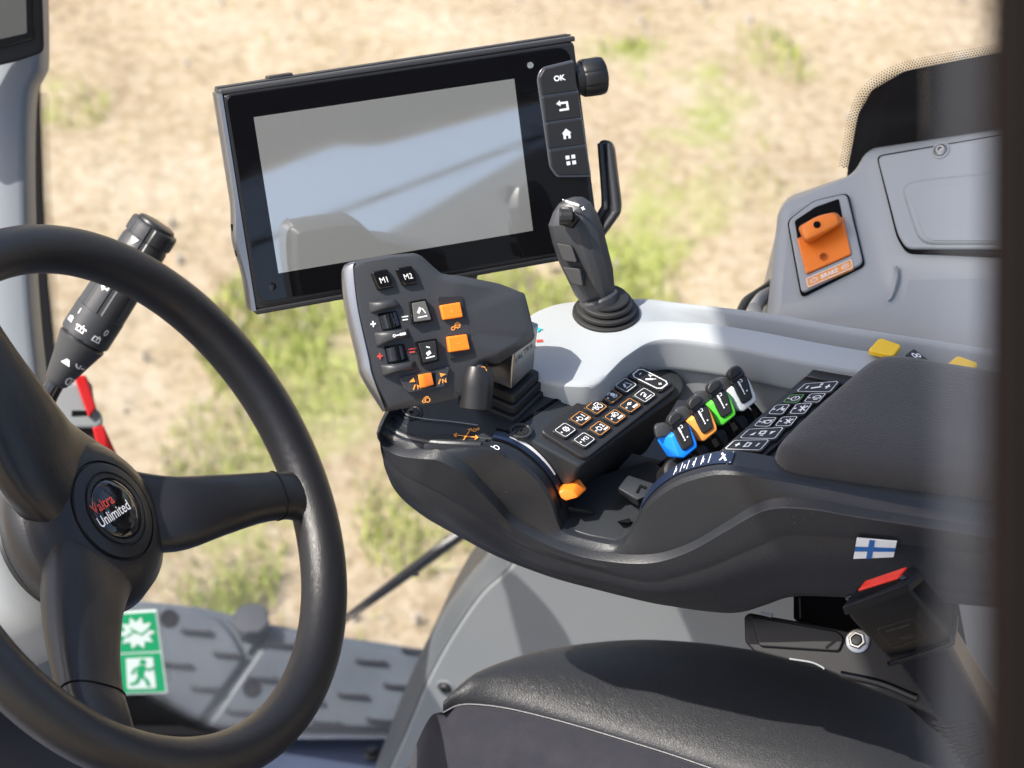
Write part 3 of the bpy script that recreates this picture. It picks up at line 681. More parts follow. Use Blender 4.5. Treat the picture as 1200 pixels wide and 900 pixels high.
# ------------------------------------------------------------------ armrest console
def console():
    t = thing('armrest_console', on((650, 560), zp(.66)), 'dark grey armrest console with sculpted side and open lever well', 'armrest console')
    sp = side(0)
    R0 = [(451, 489), (461, 503), (480, 512), (510, 517), (545, 519), (578, 522), (600, 530), (620, 544), (638, 563), (650, 584), (657, 608), (664, 619), (690, 627), (722, 633), (736, 628), (746, 608), (760, 586), (785, 565), (815, 553), (850, 548), (905, 556), (970, 568), (1060, 586), (1240, 618)]
    CR = [(446, 494), (452, 514), (470, 525), (500, 527), (519, 528), (544, 541), (567, 565), (585, 585), (602, 604), (630, 622), (662, 636), (693, 645), (741, 650), (777, 647), (813, 634), (850, 612), (887, 590), (916, 583), (960, 586), (997, 593), (1080, 606), (1143, 616), (1190, 624), (1240, 632)]
    def bump_(u): return .013 * max(0, min(1, (605 - u) / 70)) * max(0, min(1, (u - 440) / 50))
    def srow(px, o): return [on(p, side(o + bump_(p[0]))) for p in px]
    r0 = srow(R0, 0); N_ = 150
    def nose(row, back):                                     # wrap the row round the nose, away from the camera
        return [row[0] + O * -back + E * .012, row[0] + O * -back * .5 + E * .002] + row
    def R(px, o, back=.10): return arcs(nose(srow(px, o), back), N_)
    upper = [(447, 500), (450, 530), (462, 548), (485, 562), (505, 572), (525, 582), (560, 604), (600, 632), (640, 650), (700, 668), (760, 680), (800, 672), (836, 660), (889, 637), (917, 628), (960, 628), (1049, 637), (1138, 648), (1240, 662)]
    fold = [(448, 512), (452, 548), (466, 570), (490, 590), (510, 604), (535, 618), (570, 638), (610, 656), (650, 672), (700, 684), (760, 698), (800, 696), (840, 688), (889, 671), (924, 664), (978, 665), (1049, 669), (1102, 675), (1240, 690)]
    bot = [(452, 530), (458, 562), (472, 584), (496, 604), (516, 616), (542, 630), (576, 648), (614, 664), (656, 678), (700, 690), (740, 700), (790, 711), (843, 718), (871, 717), (900, 708), (931, 699), (990, 700), (1100, 706), (1240, 720)]
    lo = [on(p, side(-.03)) for p in bot]
    rows = [R(R0, -.004), R(R0, 0)]
    mid = [((x1 * .5 + x2 * .5), (y1 * .5 + y2 * .5)) for (x1, y1), (x2, y2) in zip(R0, CR)]
    a0 = R(R0, 0); ac = R(CR, .010)
    # upper band: slightly dished between rim and crease
    def mixr(f, o): return [p.lerp(q, f) + O * o for p, q in zip(a0, ac)]
    rows = [[p - O * .003 + Z * .0 for p in a0], [p + Z * -.0004 for p in a0], mixr(.0, .003), mixr(.06, .0045), mixr(.5, .003), mixr(.93, .0005), ac]
    u_ = R(upper, .016); f_ = R(fold, .012); b_ = R(bot, -.004)
    crw = [p.lerp(q, .12) + O * .004 for p, q in zip(ac, u_)]
    rows += [[p.lerp(q, .10) + O * .0058 for p, q in zip(ac, u_)], [p.lerp(q, .13) + O * .0064 for p, q in zip(ac, u_)], [p.lerp(q, .18) + O * .0060 for p, q in zip(ac, u_)], [p.lerp(q, .6) + O * .004 for p, q in zip(ac, u_)], u_]
    loft('console_side', rows, m_body, t, 21, subr=1)
    rows2 = [[p + O * -.0012 for p in u_], [p.lerp(q, .02) + O * -.0010 for p, q in zip(u_, f_)], [p.lerp(q, .5) + O * .001 for p, q in zip(u_, f_)], f_, [p.lerp(q, .5) + O * .0 for p, q in zip(f_, b_)], b_, [p - O * .03 + Z * .004 for p in b_], [p - O * .07 + Z * .015 for p in b_], [p - O * .10 + Z * .05 for p in b_]]
    loft('console_underside', rows2, m_body, t, 50, subr=2)
    lipb = arcs(nose(srow(R0, 0), .10), N_); lipb = lipb[:min(range(N_), key=lambda i: (lipb[i] - r0[5]).length) - 1]
    loft('deck_lip', [[p + O * .0028 - Z * .001 for p in lipb], [p + Z * .0012 - O * .0005 for p in lipb], [Vector((p.x, p.y, p.z * .4 + .773 * .6)) - O * .004 for p in lipb], [Vector((p.x, p.y, .7729)) - O * .010 for p in lipb], [Vector((p.x, p.y, .7722)) - O * .016 for p in lipb]], m_deck, t, 60, subr=3)
    # top deck at the nose
    dk = [(453, 482), (464, 495), (483, 503), (512, 508), (545, 511), (578, 515), (592, 513), (760, 400), (745, 380), (640, 400), (560, 425), (500, 448), (462, 472)]
    pslab('nose_deck', dk, zp(.773), 0, -.05, m_deck, t, b=.0006, r=.003)
    pslab('deck_seam', [(590, 512), (604, 503), (745, 408), (744, 406), (600, 501), (588, 510)], zp(.773), .0006, -.001, m_line, t, b=0)
    for u, v in ((482, 484), (610, 505)):
        c = on((u, v), zp(.773)); lathe('screw_recess', c, Z, [(.0085, -.002), (.0085, .0008), (.0072, .0012), (.006, .0004)], m_deck, t, 28); lathe('screw', c, Z, [(.0058, -.002), (.0058, .0009), (.003, .0012), (.0018, .0012), (.0015, .0004)], m_blk, t, 20)
    # thin lighter ring line round the screw area
    c = [on(p, zp(.7742)) for p in ((474, 474), (472, 481), (479, 487), (500, 491), (530, 494), (560, 498))]
    tube('deck_bead', c, .0004, m_mgrey, t, 6, n=30)
    # joystick axis mark
    q = [(532, 505), (560, 503), (562, 518), (530, 522)]; g = Draw(pq([(530, 500), (566, 500), (562, 524), (526, 522)], zp(.7737)), 1.4)
    g.line([(.1, .45), (.9, .55)], .05); g.line([(.62, .12), (.38, .9)], .05)
    for x, y, dx, dy in ((.1, .45, .1, -.09), (.1, .45, .1, .12), (.9, .55, -.1, -.1), (.9, .55, -.1, .1), (.62, .12, -.1, .06), (.62, .12, .06, .13), (.38, .9, .1, -.06), (.38, .9, -.04, -.13)): g.line([(x, y), (x + dx, y + dy)], .05)
    g.ring(.75, .2, .07, .04); g.ring(.86, .14, .05, .04); g.ring(.28, .86, .05, .04); g.done('axis_mark', m_orp, t)
    # rims of the two humps: inner strips following R0
    a = Vector((.284, .959, 0))
    base = arcs(srow(R0, 0), 200)
    def strip(name, i0, i1, d0, d1, z, mat, taper=None):
        seg = base[i0:i1]; m = len(seg); A_ = []; B_ = []; Nn = []
        for i, p in enumerate(seg):
            f = i / (m - 1); w = 1 if not taper else (1 - f) * taper[0] + f * taper[1]
            tg = (seg[min(i + 1, m - 1)] - seg[max(i - 1, 0)]).normalized(); nr = tg.cross(a).normalized()
            if nr.z < 0: nr = -nr
            mid_ = (d0 + d1) / 2; h = (d1 - d0) / 2 * w; A_.append(p + a * (mid_ - h) + nr * z); B_.append(p + a * (mid_ + h) + nr * z); Nn.append(nr)
        return loft(name, [[p - q * .0006 for p, q in zip(A_, Nn)], A_, B_, [p - q * .0006 for p, q in zip(B_, Nn)]], mat, t, 50)
    loft('well_floor', [[p + a * -.001 + Z * -.0005 for p in base[30:]], [p + a * .020 + Z * -.0008 for p in base[30:]]], m_deck, t, 60)
    iA = next(i for i, p in enumerate(base) if (p - r0[5]).length < .004); iB = next(i for i, p in enumerate(base) if (p - r0[10]).length < .004)
    iC = next(i for i, p in enumerate(base) if (p - r0[15]).length < .004); iD = next(i for i, p in enumerate(base) if (p - r0[19]).length < .006)
    strip('slider_groove', iA, iB, .0055, .0068, .0006, m_line)
    strip('slider_band', iA, iB - 6, .0075, .0150, .0008, m_navy)
    strip('slider_scale', iA + 4, iB - 9, .0120, .0155, .0013, m_white, (1.0, .30))
    strip('slider_edge', iA, iB, .0165, .0180, .0010, m_line)
    g = Draw(pq([(574, 521), (586, 521), (590, 529), (577, 528)], zp(.7775)), 1.3); g.ring(.5, .5, .3, .1); g.line([(.2, .5), (.0, .3)], .1); g.done('slider_mark', m_white, t)
    # inner wall of the left hump and well
    i9 = next(i for i, p in enumerate(base) if (p - r0[10]).length < .004)
    seg = base[iA:iB]
    loft('hump_wall', [[p + a * .0195 + Z * -.0005 for p in seg], [Vector(((p + a * .0195).x, (p + a * .0195).y, .69)) for p in seg]], m_blk, t, 50)
    fl_ = [r0[11] + a * .018, r0[13] + a * .018, r0[14] + a * .018]
    pr = [on(p, zp(r0[13].z + .0005)) for p in ((648, 612), (664, 619), (690, 627), (722, 633), (738, 626), (752, 600), (800, 560), (760, 540), (690, 560), (655, 590))]
    slab('scoop_floor', pr, Z, 0, -.01, m_deck, t, b=.001)
    pslab('well_bottom', [(600, 540), (900, 380), (1020, 440), (880, 600), (700, 640)], zp(.655), 0, -.01, m_blk, t, b=.001)
    hull('floor_rib', [on((664, 594), zp(.72)), on((690, 599), zp(.715)), on((705, 598), zp(.70)), on((666, 604), zp(.70)), on((700, 606), zp(.70)), on((680, 590), zp(.70))], m_deck, t, .001)
    hull('floor_fin', ons([(723, 611), (738, 607), (740, 611), (737, 613)], zp(.713)) + ons([(723, 611), (740, 615)], zp(.70)), m_line, t, .0004)
    hull('well_latch', ons([(736, 556), (768, 567), (763, 580), (747, 586), (724, 572)], zp(.728)) + ons([(736, 566), (768, 577), (748, 594), (724, 579)], zp(.712)), m_deck, t, .0015)
    pslab('latch_groove', [(745, 577), (750, 568), (758, 571), (757, 573), (751, 571), (748, 578)], zp(.7284), .0004, -.001, m_line, t, b=0)
    # second hump: dial strip with ticks
    strip('dial_band', iC + 2, iD + 4, .004, .0165, .0010, m_navy)
    seg = base[iC + 2:iD + 4]; cum = [0]
    for i in range(1, len(seg)): cum.append(cum[-1] + (seg[i] - seg[i - 1]).length)
    def fn(x, y, k=0):
        s = x * cum[-1]; i = 0
        while i < len(seg) - 2 and cum[i + 1] < s: i += 1
        f = (s - cum[i]) / max(1e-9, cum[i + 1] - cum[i]); p = seg[i].lerp(seg[i + 1], f); return p + a * (.0165 - .0125 * y) + Z * (.0014 + k * .00001)
    g = Draw(fn, cum[-1] / .0125)
    for i in range(13): g.line([(.04 + i * .064, .10), (.04 + i * .064, .90)], .045)
    for i in range(6): g.line([(.33 + i * .085, .40), (.33 + i * .085, .72)], .09)
    g.line([(.90, .15), (.95, .85)], .12); g.line([(.93, .3), (.90, .8)], .10); g.line([(.0, .04), (.99, .04)], .06); g.line([(.0, .96), (.99, .96)], .06)
    g.done('dial_ticks', m_white, t)
    loft('hump_wall', [[p + a * .0170 + Z * .0005 for p in seg], [Vector(((p + a * .017).x, (p + a * .017).y, .69)) for p in seg]], m_blk, t, 50)
    # right-hand deck (carries the second keypad and the pad)
    d2 = [(829, 541), (945, 444), (1002, 432), (1240, 468), (1240, 640), (1060, 600), (905, 560), (874, 553)]
    pslab('rear_deck', d2, zp(.772), 0, -.06, m_deck, t, b=.003, r=.004)
    pslab('deck_notch', [(858, 549), (879, 547), (869, 553)], zp(.7722), .0004, -.001, m_line, t, b=0)
    pslab('keypad_back_block', [(944, 440), (960, 424), (1012, 432), (1002, 452)], zp(.782), 0, -.08, m_blk, t, b=.002)
    # lower seam step near the bracket
    pslab('seam_gap', [(936, 700), (938, 700), (939, 724), (937, 724)], side(.0), .0005, -.001, m_line, t, b=0)
    # small flag sticker
    f = thing('flag_sticker', on((1025, 643), side(.02)), 'small white flag sticker with a blue cross on the console side', 'sticker')
    q = [(1004, 631), (1051, 635), (1047, 653), (1000, 655)]; pl = side(.021)
    pslab('sticker_base', q, pl, 0, -.0012, m_flagw, f, b=0)
    g = Draw(pq(q, pl, .0004), q_asp(q, pl)); g.poly([(0, .38), (.32, .38), (.32, .62), (0, .62)]); g.poly([(.46, .38), (1, .38), (1, .62), (.46, .62)]); g.poly([(.32, 0), (.46, 0), (.46, 1), (.32, 1)]); g.done('blue_cross', m_flagb, f)
console()

# ------------------------------------------------------------------ slider knob, keypads
def slider_knob():
    t = thing('throttle_slider', on((668, 575), side(-.01)), 'bright orange slider knob at the end of the white curved scale', 'slider')
    d = (on((668, 575), side(-.012)) - C0).dot(FW)
    f = [at(u, v, d - .004) for u, v in ((655, 577), (661, 573.5), (672, 576), (677, 583), (663, 587), (657, 583))]
    k = [at(u, v, d + .008) for u, v in ((653, 567), (662, 566), (679, 560.5), (688, 573), (679, 581), (660, 584))]
    hull('knob', f + k, m_orange, t, .0008)
    hull('stem', [at(u, v, d + q) for u, v in ((650, 572), (658, 570), (658, 580), (651, 580)) for q in (0, .006)], m_orange, t, .0008)
slider_knob()
def icon(g, kind):
    W_ = .055
    if kind == 'gear': g.gear(.58, .5, .27, .06)
    elif kind == 'M3': g.text('M3', .58, .5, .34, .0)
    elif kind == 't1': g.ring(.45, .5, .17, .06); g.text('1', .78, .42, .34, .03); g.line([(.55, .80), (.9, .80)], .13); g.line([(.36, .25), (.42, .38)], .06)
    elif kind == 't2': g.ring(.45, .5, .17, .06); g.text('2', .78, .42, .34, .03); g.line([(.55, .80), (.9, .80)], .13); g.line([(.36, .25), (.42, .38)], .06)
    elif kind == 'tractor': g.ring(.70, .60, .18, .06); g.ring(.40, .66, .10, .06); g.line([(.28, .52), (.5, .46), (.52, .24), (.78, .24), (.84, .42)], .06); g.line([(.28, .4), (.40, .4)], .06)
    elif kind == 'tauto': g.ring(.70, .40, .14, .06); g.ring(.46, .44, .08, .06); g.line([(.3, .34), (.52, .30), (.54, .16), (.74, .16)], .05); g.line([(.45, .78), (.88, .78)], .16)
    elif kind == 'shield': g.disc(.6, .5, .20); g.line([(.36, .3), (.5, .2), (.62, .26)], .06); g.line([(.4, .7), (.6, .8), (.82, .66)], .06)
    elif kind == 'pauto': g.disc(.55, .38, .13); g.line([(.35, .38), (.75, .38)], .07); g.line([(.45, .78), (.88, .78)], .16)
    elif kind == 'up': g.line([(.25, .75), (.78, .75), (.62, .30)], .06); g.line([(.30, .62), (.50, .34)], .16)
    elif kind == 'down': g.line([(.25, .80), (.8, .80)], .06); g.line([(.34, .62), (.60, .48)], .15); g.line([(.3, .34), (.5, .26), (.66, .36)], .06)
    elif kind == 'lever': g.line([(.3, .72), (.52, .42)], .14); g.line([(.5, .45), (.62, .30)], .07)
    elif kind == 'ring': g.ring(.6, .5, .24, .06); g.line([(.6, .35), (.6, .55)], .06)
    elif kind == 'bell': g.ring(.62, .5, .22, .07, 180, 360, 10); g.line([(.38, .55), (.88, .55)], .08); g.line([(.5, .7), (.76, .7)], .08)
    elif kind == 'fork': g.line([(.4, .65), (.62, .35), (.84, .65)], .07); g.line([(.62, .35), (.62, .2)], .07); g.line([(.66, .58), (.86, .46)], .12)
    elif kind == 'branch': g.line([(.40, .3), (.85, .7)], .08); g.line([(.85, .3), (.45, .7)], .08); g.line([(.62, .2), (.62, .8)], .06)
    elif kind == 'light': g.ring(.65, .5, .17, .07); g.line([(.32, .35), (.44, .42)], .06); g.line([(.3, .5), (.44, .5)], .06); g.line([(.32, .65), (.44, .58)], .06); g.line([(.6, .4), (.9, .3)], .06)
def button(parent, q, pl, h, prn, kind, led=True, mat=None, side_h=.003, grow=1.16):
    P_ = ons(q, pl); c = sum(P_, Vector()) / 4; pad = [c + (p - c) * grow for p in P_]; n = pl[1]
    b = slab('button', pad, n, h, -side_h, mat or m_btn, parent, b=.0009, r=.0022)
    fn = quadfn([p for p in P_], n, h + .0002); asp = ((P_[1] - P_[0]).length + (P_[2] - P_[3]).length) / ((P_[3] - P_[0]).length + (P_[2] - P_[1]).length)
    g = Draw(fn, asp); g.frame(.04, .038, .09); g.done('print', prn, b)
    g = Draw(quadfn(P_, n, h + .0003), asp)
    if led: g.disc(.17 if asp < 1.5 else .12, .5, .07)
    if kind == 'wide_a': g.line([(.42, .18), (.60, .18)], .035); g.line([(.30, .42), (.58, .56)], .07); g.line([(.56, .55), (.72, .62)], .03); g.text('A', .74, .42, .13, .0); g.line([(.40, .82), (.62, .82)], .03); g.line([(.51, .77), (.51, .87)], .03)
    elif kind == 'plusminus': g.line([(.18, .5), (.30, .5)], .09); g.line([(.24, .32), (.24, .68)], .09); g.line([(.46, .3), (.58, .36), (.58, .66), (.46, .7)], .08, True); g.line([(.80, .35), (.78, .65)], .09)
    elif kind == 'plusminus2': g.line([(.20, .35), (.20, .65)], .09); g.line([(.34, .62), (.60, .48)], .14); g.text('B', .55, .25, .22, .03); g.line([(.72, .5), (.86, .5)], .09); g.line([(.79, .32), (.79, .68)], .09)
    elif kind == 'play': g.poly([(.20, .68), (.32, .35), (.32, .68)]); g.line([(.44, .32), (.58, .32), (.58, .55), (.44, .55)], .08, True); g.poly([(.72, .35), (.86, .35), (.74, .66)]); g.line([(.5, .7), (.6, .7)], .1)
    else: icon(g, kind)
    g.done('symbol', m_white, b); return b
KP = (on((667, 458), zp(.772)), Vector((.33, -.22, 1)).normalized())
def keypad_front():
    t = thing('front_keypad', on((715, 480), zp(.70)), 'raised black keypad block with white and orange framed symbol buttons', 'keypad', )
    pslab('keypad_block', [(589, 512), (622, 516), (680, 547), (804, 457), (800, 440), (745, 404)], KP, 0, -.075, m_deck, t, b=.002, r=[.002, .004, .003, .008, .008, .006])
    z1 = lambda x, y: (630 + x / 6.667, 420 + y / 6.667)
    zt = shift(KP, .002)
    pslab('keypad_plate', [z1(5, 575), z1(370, 800), z1(1095, 232), z1(740, 30)], zt, .002, -.004, m_btn, t, b=.0012, r=.006)
    zt = shift(KP, .004)
    h1 = Vector((42, -31.5)); h2 = Vector((47, 28))
    def q_(cx, cy, s=1.0): 
        return [z1(cx - h1.x - h2.x, cy - h1.y - h2.y), z1(cx + h1.x - h2.x, cy + h1.y - h2.y), z1(cx + h1.x + h2.x, cy + h1.y + h2.y), z1(cx - h1.x + h2.x, cy - h1.y + h2.y)]
    for cx, cy, k, pm, led in ((207, 573, 'gear', m_white, 1), (329, 482, 't1', m_orp, 1), (450, 393, 'tractor', m_orp, 1), (569, 306, 'shield', m_orp, 1), (681, 223, 'up', m_white, 0),
                          (356, 648, 'M3', m_white, 1), (477, 560, 't2', m_orp, 1), (597, 468, 'tauto', m_orp, 1), (714, 380, 'pauto', m_orp, 1), (827, 300, 'down', m_white, 0)):
        button(t, q_(cx, cy), zt, .0022, pm, k, bool(led))
    button(t, [z1(708, 150), z1(790, 80), z1(1032, 205), z1(948, 268)], zt, .0022, m_white, 'wide_a', False, grow=1.1)
keypad_front()
def keypad_rear():
    t = thing('rear_keypad', on((915, 495), zp(.76)), 'narrow black keypad strip with small symbol buttons beside the armrest pad', 'keypad')
    z3 = lambda x, y: (820 + x / 6.667, 430 + y / 6.667)
    pslab('keypad_tray', [z3(55, 762), z3(75, 740), z3(835, 75), z3(1200, 110), z3(560, 745), z3(395, 772)], zp(.773), .002, -.004, m_deck, t, b=.001, r=.004)
    pslab('keypad_plate', [z3(105, 735), z3(840, 108), z3(1182, 148), z3(540, 690), z3(480, 742)], zp(.776), .003, -.004, m_btn, t, b=.0012, r=.005)
    pl = zp(.779)
    for q, k, pm, led in (([(265, 598), (548, 592), (470, 680), (185, 670)], 'plusminus', m_white, 0), ([(380, 510), (660, 495), (585, 590), (300, 585)], 'play', m_white, 0),
                     ([(480, 420), (605, 418), (540, 495), (415, 490)], 'light', m_white, 1), ([(640, 415), (770, 410), (705, 490), (578, 490)], 'branch', m_white, 1),
                     ([(590, 322), (708, 316), (645, 398), (525, 395)], 'fork', m_white, 1), ([(752, 312), (885, 305), (815, 395), (690, 392)], 'branch', m_white, 1),
                     ([(705, 245), (820, 238), (760, 308), (640, 302)], 'ring', m_grnp, 1), ([(860, 235), (990, 230), (925, 305), (805, 300)], 'bell', m_white, 1),
                     ([(820, 155), (1090, 135), (1015, 225), (745, 220)], 'plusminus2', m_white, 0)):
        button(t, [z3(*p) for p in q], pl, .003, pm, k, bool(led), grow=1.14)
keypad_rear()

# ------------------------------------------------------------------ the four hydraulic levers
def copy_tree(o, delta, names=None, swap=None):
    c = o.copy(); COL.objects.link(c); c.location = o.location + delta
    for ch in o.children:
        d = ch.copy()
        if swap and ch.name.split('.')[0] == 'colour_frame': d.data = ch.data.copy(); d.data.materials[0] = swap
        COL.objects.link(d); d.parent = c
        for g in ch.children: e = g.copy(); COL.objects.link(e); e.parent = d
    return c
def levers():
    z2 = lambda x, y: (755 + x / 6.427, 420 + y / 6.427)
    pl = facing(798, 508, 1.458, .30, .05); n = pl[1]
    t = thing('hydraulic_lever', on((800, 560), zp(.70)), 'blue and black hydraulic lever, nearest of the four in the well', 'lever', 'hydraulic levers in the console well')
    # coloured shell: outline of the front with depth to the left/back
    F = [z2(322, 478), z2(352, 520), z2(402, 640), z2(402, 672), z2(300, 757), z2(255, 740), z2(200, 585), z2(190, 510)]
    front = [on(p, pl) for p in F]; back = [on(p, shift(pl, -.016)) for p in (z2(280, 470), z2(300, 520), z2(370, 640), z2(340, 700), z2(250, 752), z2(175, 745), z2(80, 605), z2(90, 590))]
    hull('colour_frame', [front[i] for i in (0, 1, 2, 3, 4, 5, 6)] + [on(p, shift(pl, -.014)) for p in (z2(175, 748), z2(130, 665), z2(82, 602), z2(330, 690), z2(250, 560), z2(290, 490))], m_blue, t, .0014)
    # black face plate
    fp = [z2(205, 525), z2(315, 470), z2(335, 520), z2(368, 640), z2(355, 660), z2(300, 695), z2(282, 688), z2(245, 620)]
    pslab('face_plate', fp, pl, .0016, -.004, m_btn, t, b=.0012, r=.001)
    # black cap above with its finger bulge
    hull('lever_cap', ons([z2(175, 445), z2(225, 395), z2(275, 398), z2(318, 470), z2(205, 540), z2(185, 500)], shift(pl, .0035)) + ons([z2(155, 470), z2(180, 420), z2(190, 560), z2(250, 398), z2(300, 470)], shift(pl, -.013)), m_grip, t, .0022)
    hull('cap_heel', ons([z2(75, 520), z2(90, 500), z2(150, 488), z2(190, 500), z2(215, 560), z2(200, 588), z2(95, 600)], shift(pl, -.004)) + ons([z2(70, 505), z2(90, 488), z2(150, 478), z2(75, 585)], shift(pl, -.014)), m_grip, t, .0018)
    pslab('cap_pad', [z2(172, 472), z2(195, 425), z2(235, 405), z2(268, 410), z2(285, 450), z2(200, 518), z2(186, 500)], shift(pl, .0035), .0016, -.003, m_rubber, t, b=.0012, r=.002)
    g = Draw(pq([z2(235, 510), z2(305, 490), z2(340, 610), z2(280, 650)], shift(pl, .0018)), .55)
    g.line([(.22, .10), (.36, .42)], .11); g.line([(.34, .4), (.48, .8)], .07); g.disc(.50, .88, .05); g.line([(.42, .05), (.62, .03)], .05); g.line([(.45, .2), (.7, .17)], .04); g.line([(.65, .03), (.66, .2)], .04); g.disc(.86, .80, .05)
    g.done('symbol', m_white, t)
    # stem going down into the well
    hull('stem', [at(u, v, d) for u, v, d in ((790, 536, 1.466), (806, 530, 1.466), (822, 552, 1.49), (836, 574, 1.51), (806, 590, 1.51), (797, 560, 1.49), (795, 540, 1.48), (820, 540, 1.49), (842, 580, 1.525))], m_blk, t, .002)
    hull('stem_rib', [at(u, v, d) for u, v, d in ((806, 528, 1.4655), (815, 525, 1.4655), (838, 552, 1.487), (828, 558, 1.487), (812, 530, 1.475), (836, 558, 1.495))], m_blk, t, .0012)
    pslab('stem_slot', [z2(352, 745), z2(385, 725), z2(420, 775), z2(385, 805)], facing(817, 538, 1.462), .001, -.002, m_line, t, b=.0003)
    lathe('pivot', at(793, 553, 1.474), (RT * .2 + UP * .3 - FW).normalized(), [(.010, -.02), (.010, .002), (.008, .004), (.004, .0045)], m_blk, t, 32)
    p0 = on((798.5, 508.5), zp(.79))
    for (u, v), mat, lab in (((822.5, 488.7), m_lor, 'orange and black hydraulic lever between the blue and the green one'), ((845, 470), m_green, 'green and black hydraulic lever between the orange and the white one'), ((869.5, 453.5), m_wplastic, 'white and black hydraulic lever, farthest of the four in the well')):
        c = copy_tree(t, on((u, v), zp(.79)) - p0, swap=mat); c['label'] = lab
    w = tag(pslab('well_partition', [(770, 545), (775, 540), (905, 440), (900, 446)], zp(.70), 0, -.04, m_blk, None, b=.001), 'low black partition between the four levers and the well wall', 'partition')
levers()

# ------------------------------------------------------------------ armrest pad
def armrest_pad():
    t = thing('armrest_pad', on((1040, 520), zp(.765)), 'thick brown grey fabric armrest pad on a smooth dark tray', 'armrest')
    P_ = [(1018, 437), (1050, 434), (1240, 466), (1240, 611), (1145, 594), (926, 566), (908, 553), (906, 540), (940, 505)]
    T_ = [(1012, 440), (1050, 432), (1240, 462), (1240, 634), (1145, 612), (918, 581), (899, 568), (899, 546), (936, 506)]
    pslab('pad_tray', T_, zp(.780), .006, -.012, m_deck, t, b=.005, r=[.01, .02, 0, 0, 0, .014, .014, .014, .01])
    n = Z; sh = ons(P_, zp(.785)); rl = [.02, .02, .02, .02, .03, .024, .016, .016, .024]
    if poly_normal(sh).dot(n) < 0: sh = sh[::-1]; rl = rl[::-1]
    rg = []
    for h, i_ in ((0, .002), (.006, 0), (.012, .001), (.017, .004), (.0195, .008), (.0208, .012)):
        rg.append([p + n * h for p in round_poly(inset(sh, n, i_), [a_ - i_ * .7 for a_ in rl], 6)])
    cc = sum(sh, Vector()) / len(sh) + n * .0208
    for f, h in ((.85, .0012), (.6, .0024), (.3, .0028)): rg.append([cc.lerp(p, f) + n * h for p in rg[5]])
    rings('cushion', rg, m_pad, t, 180)
armrest_pad()

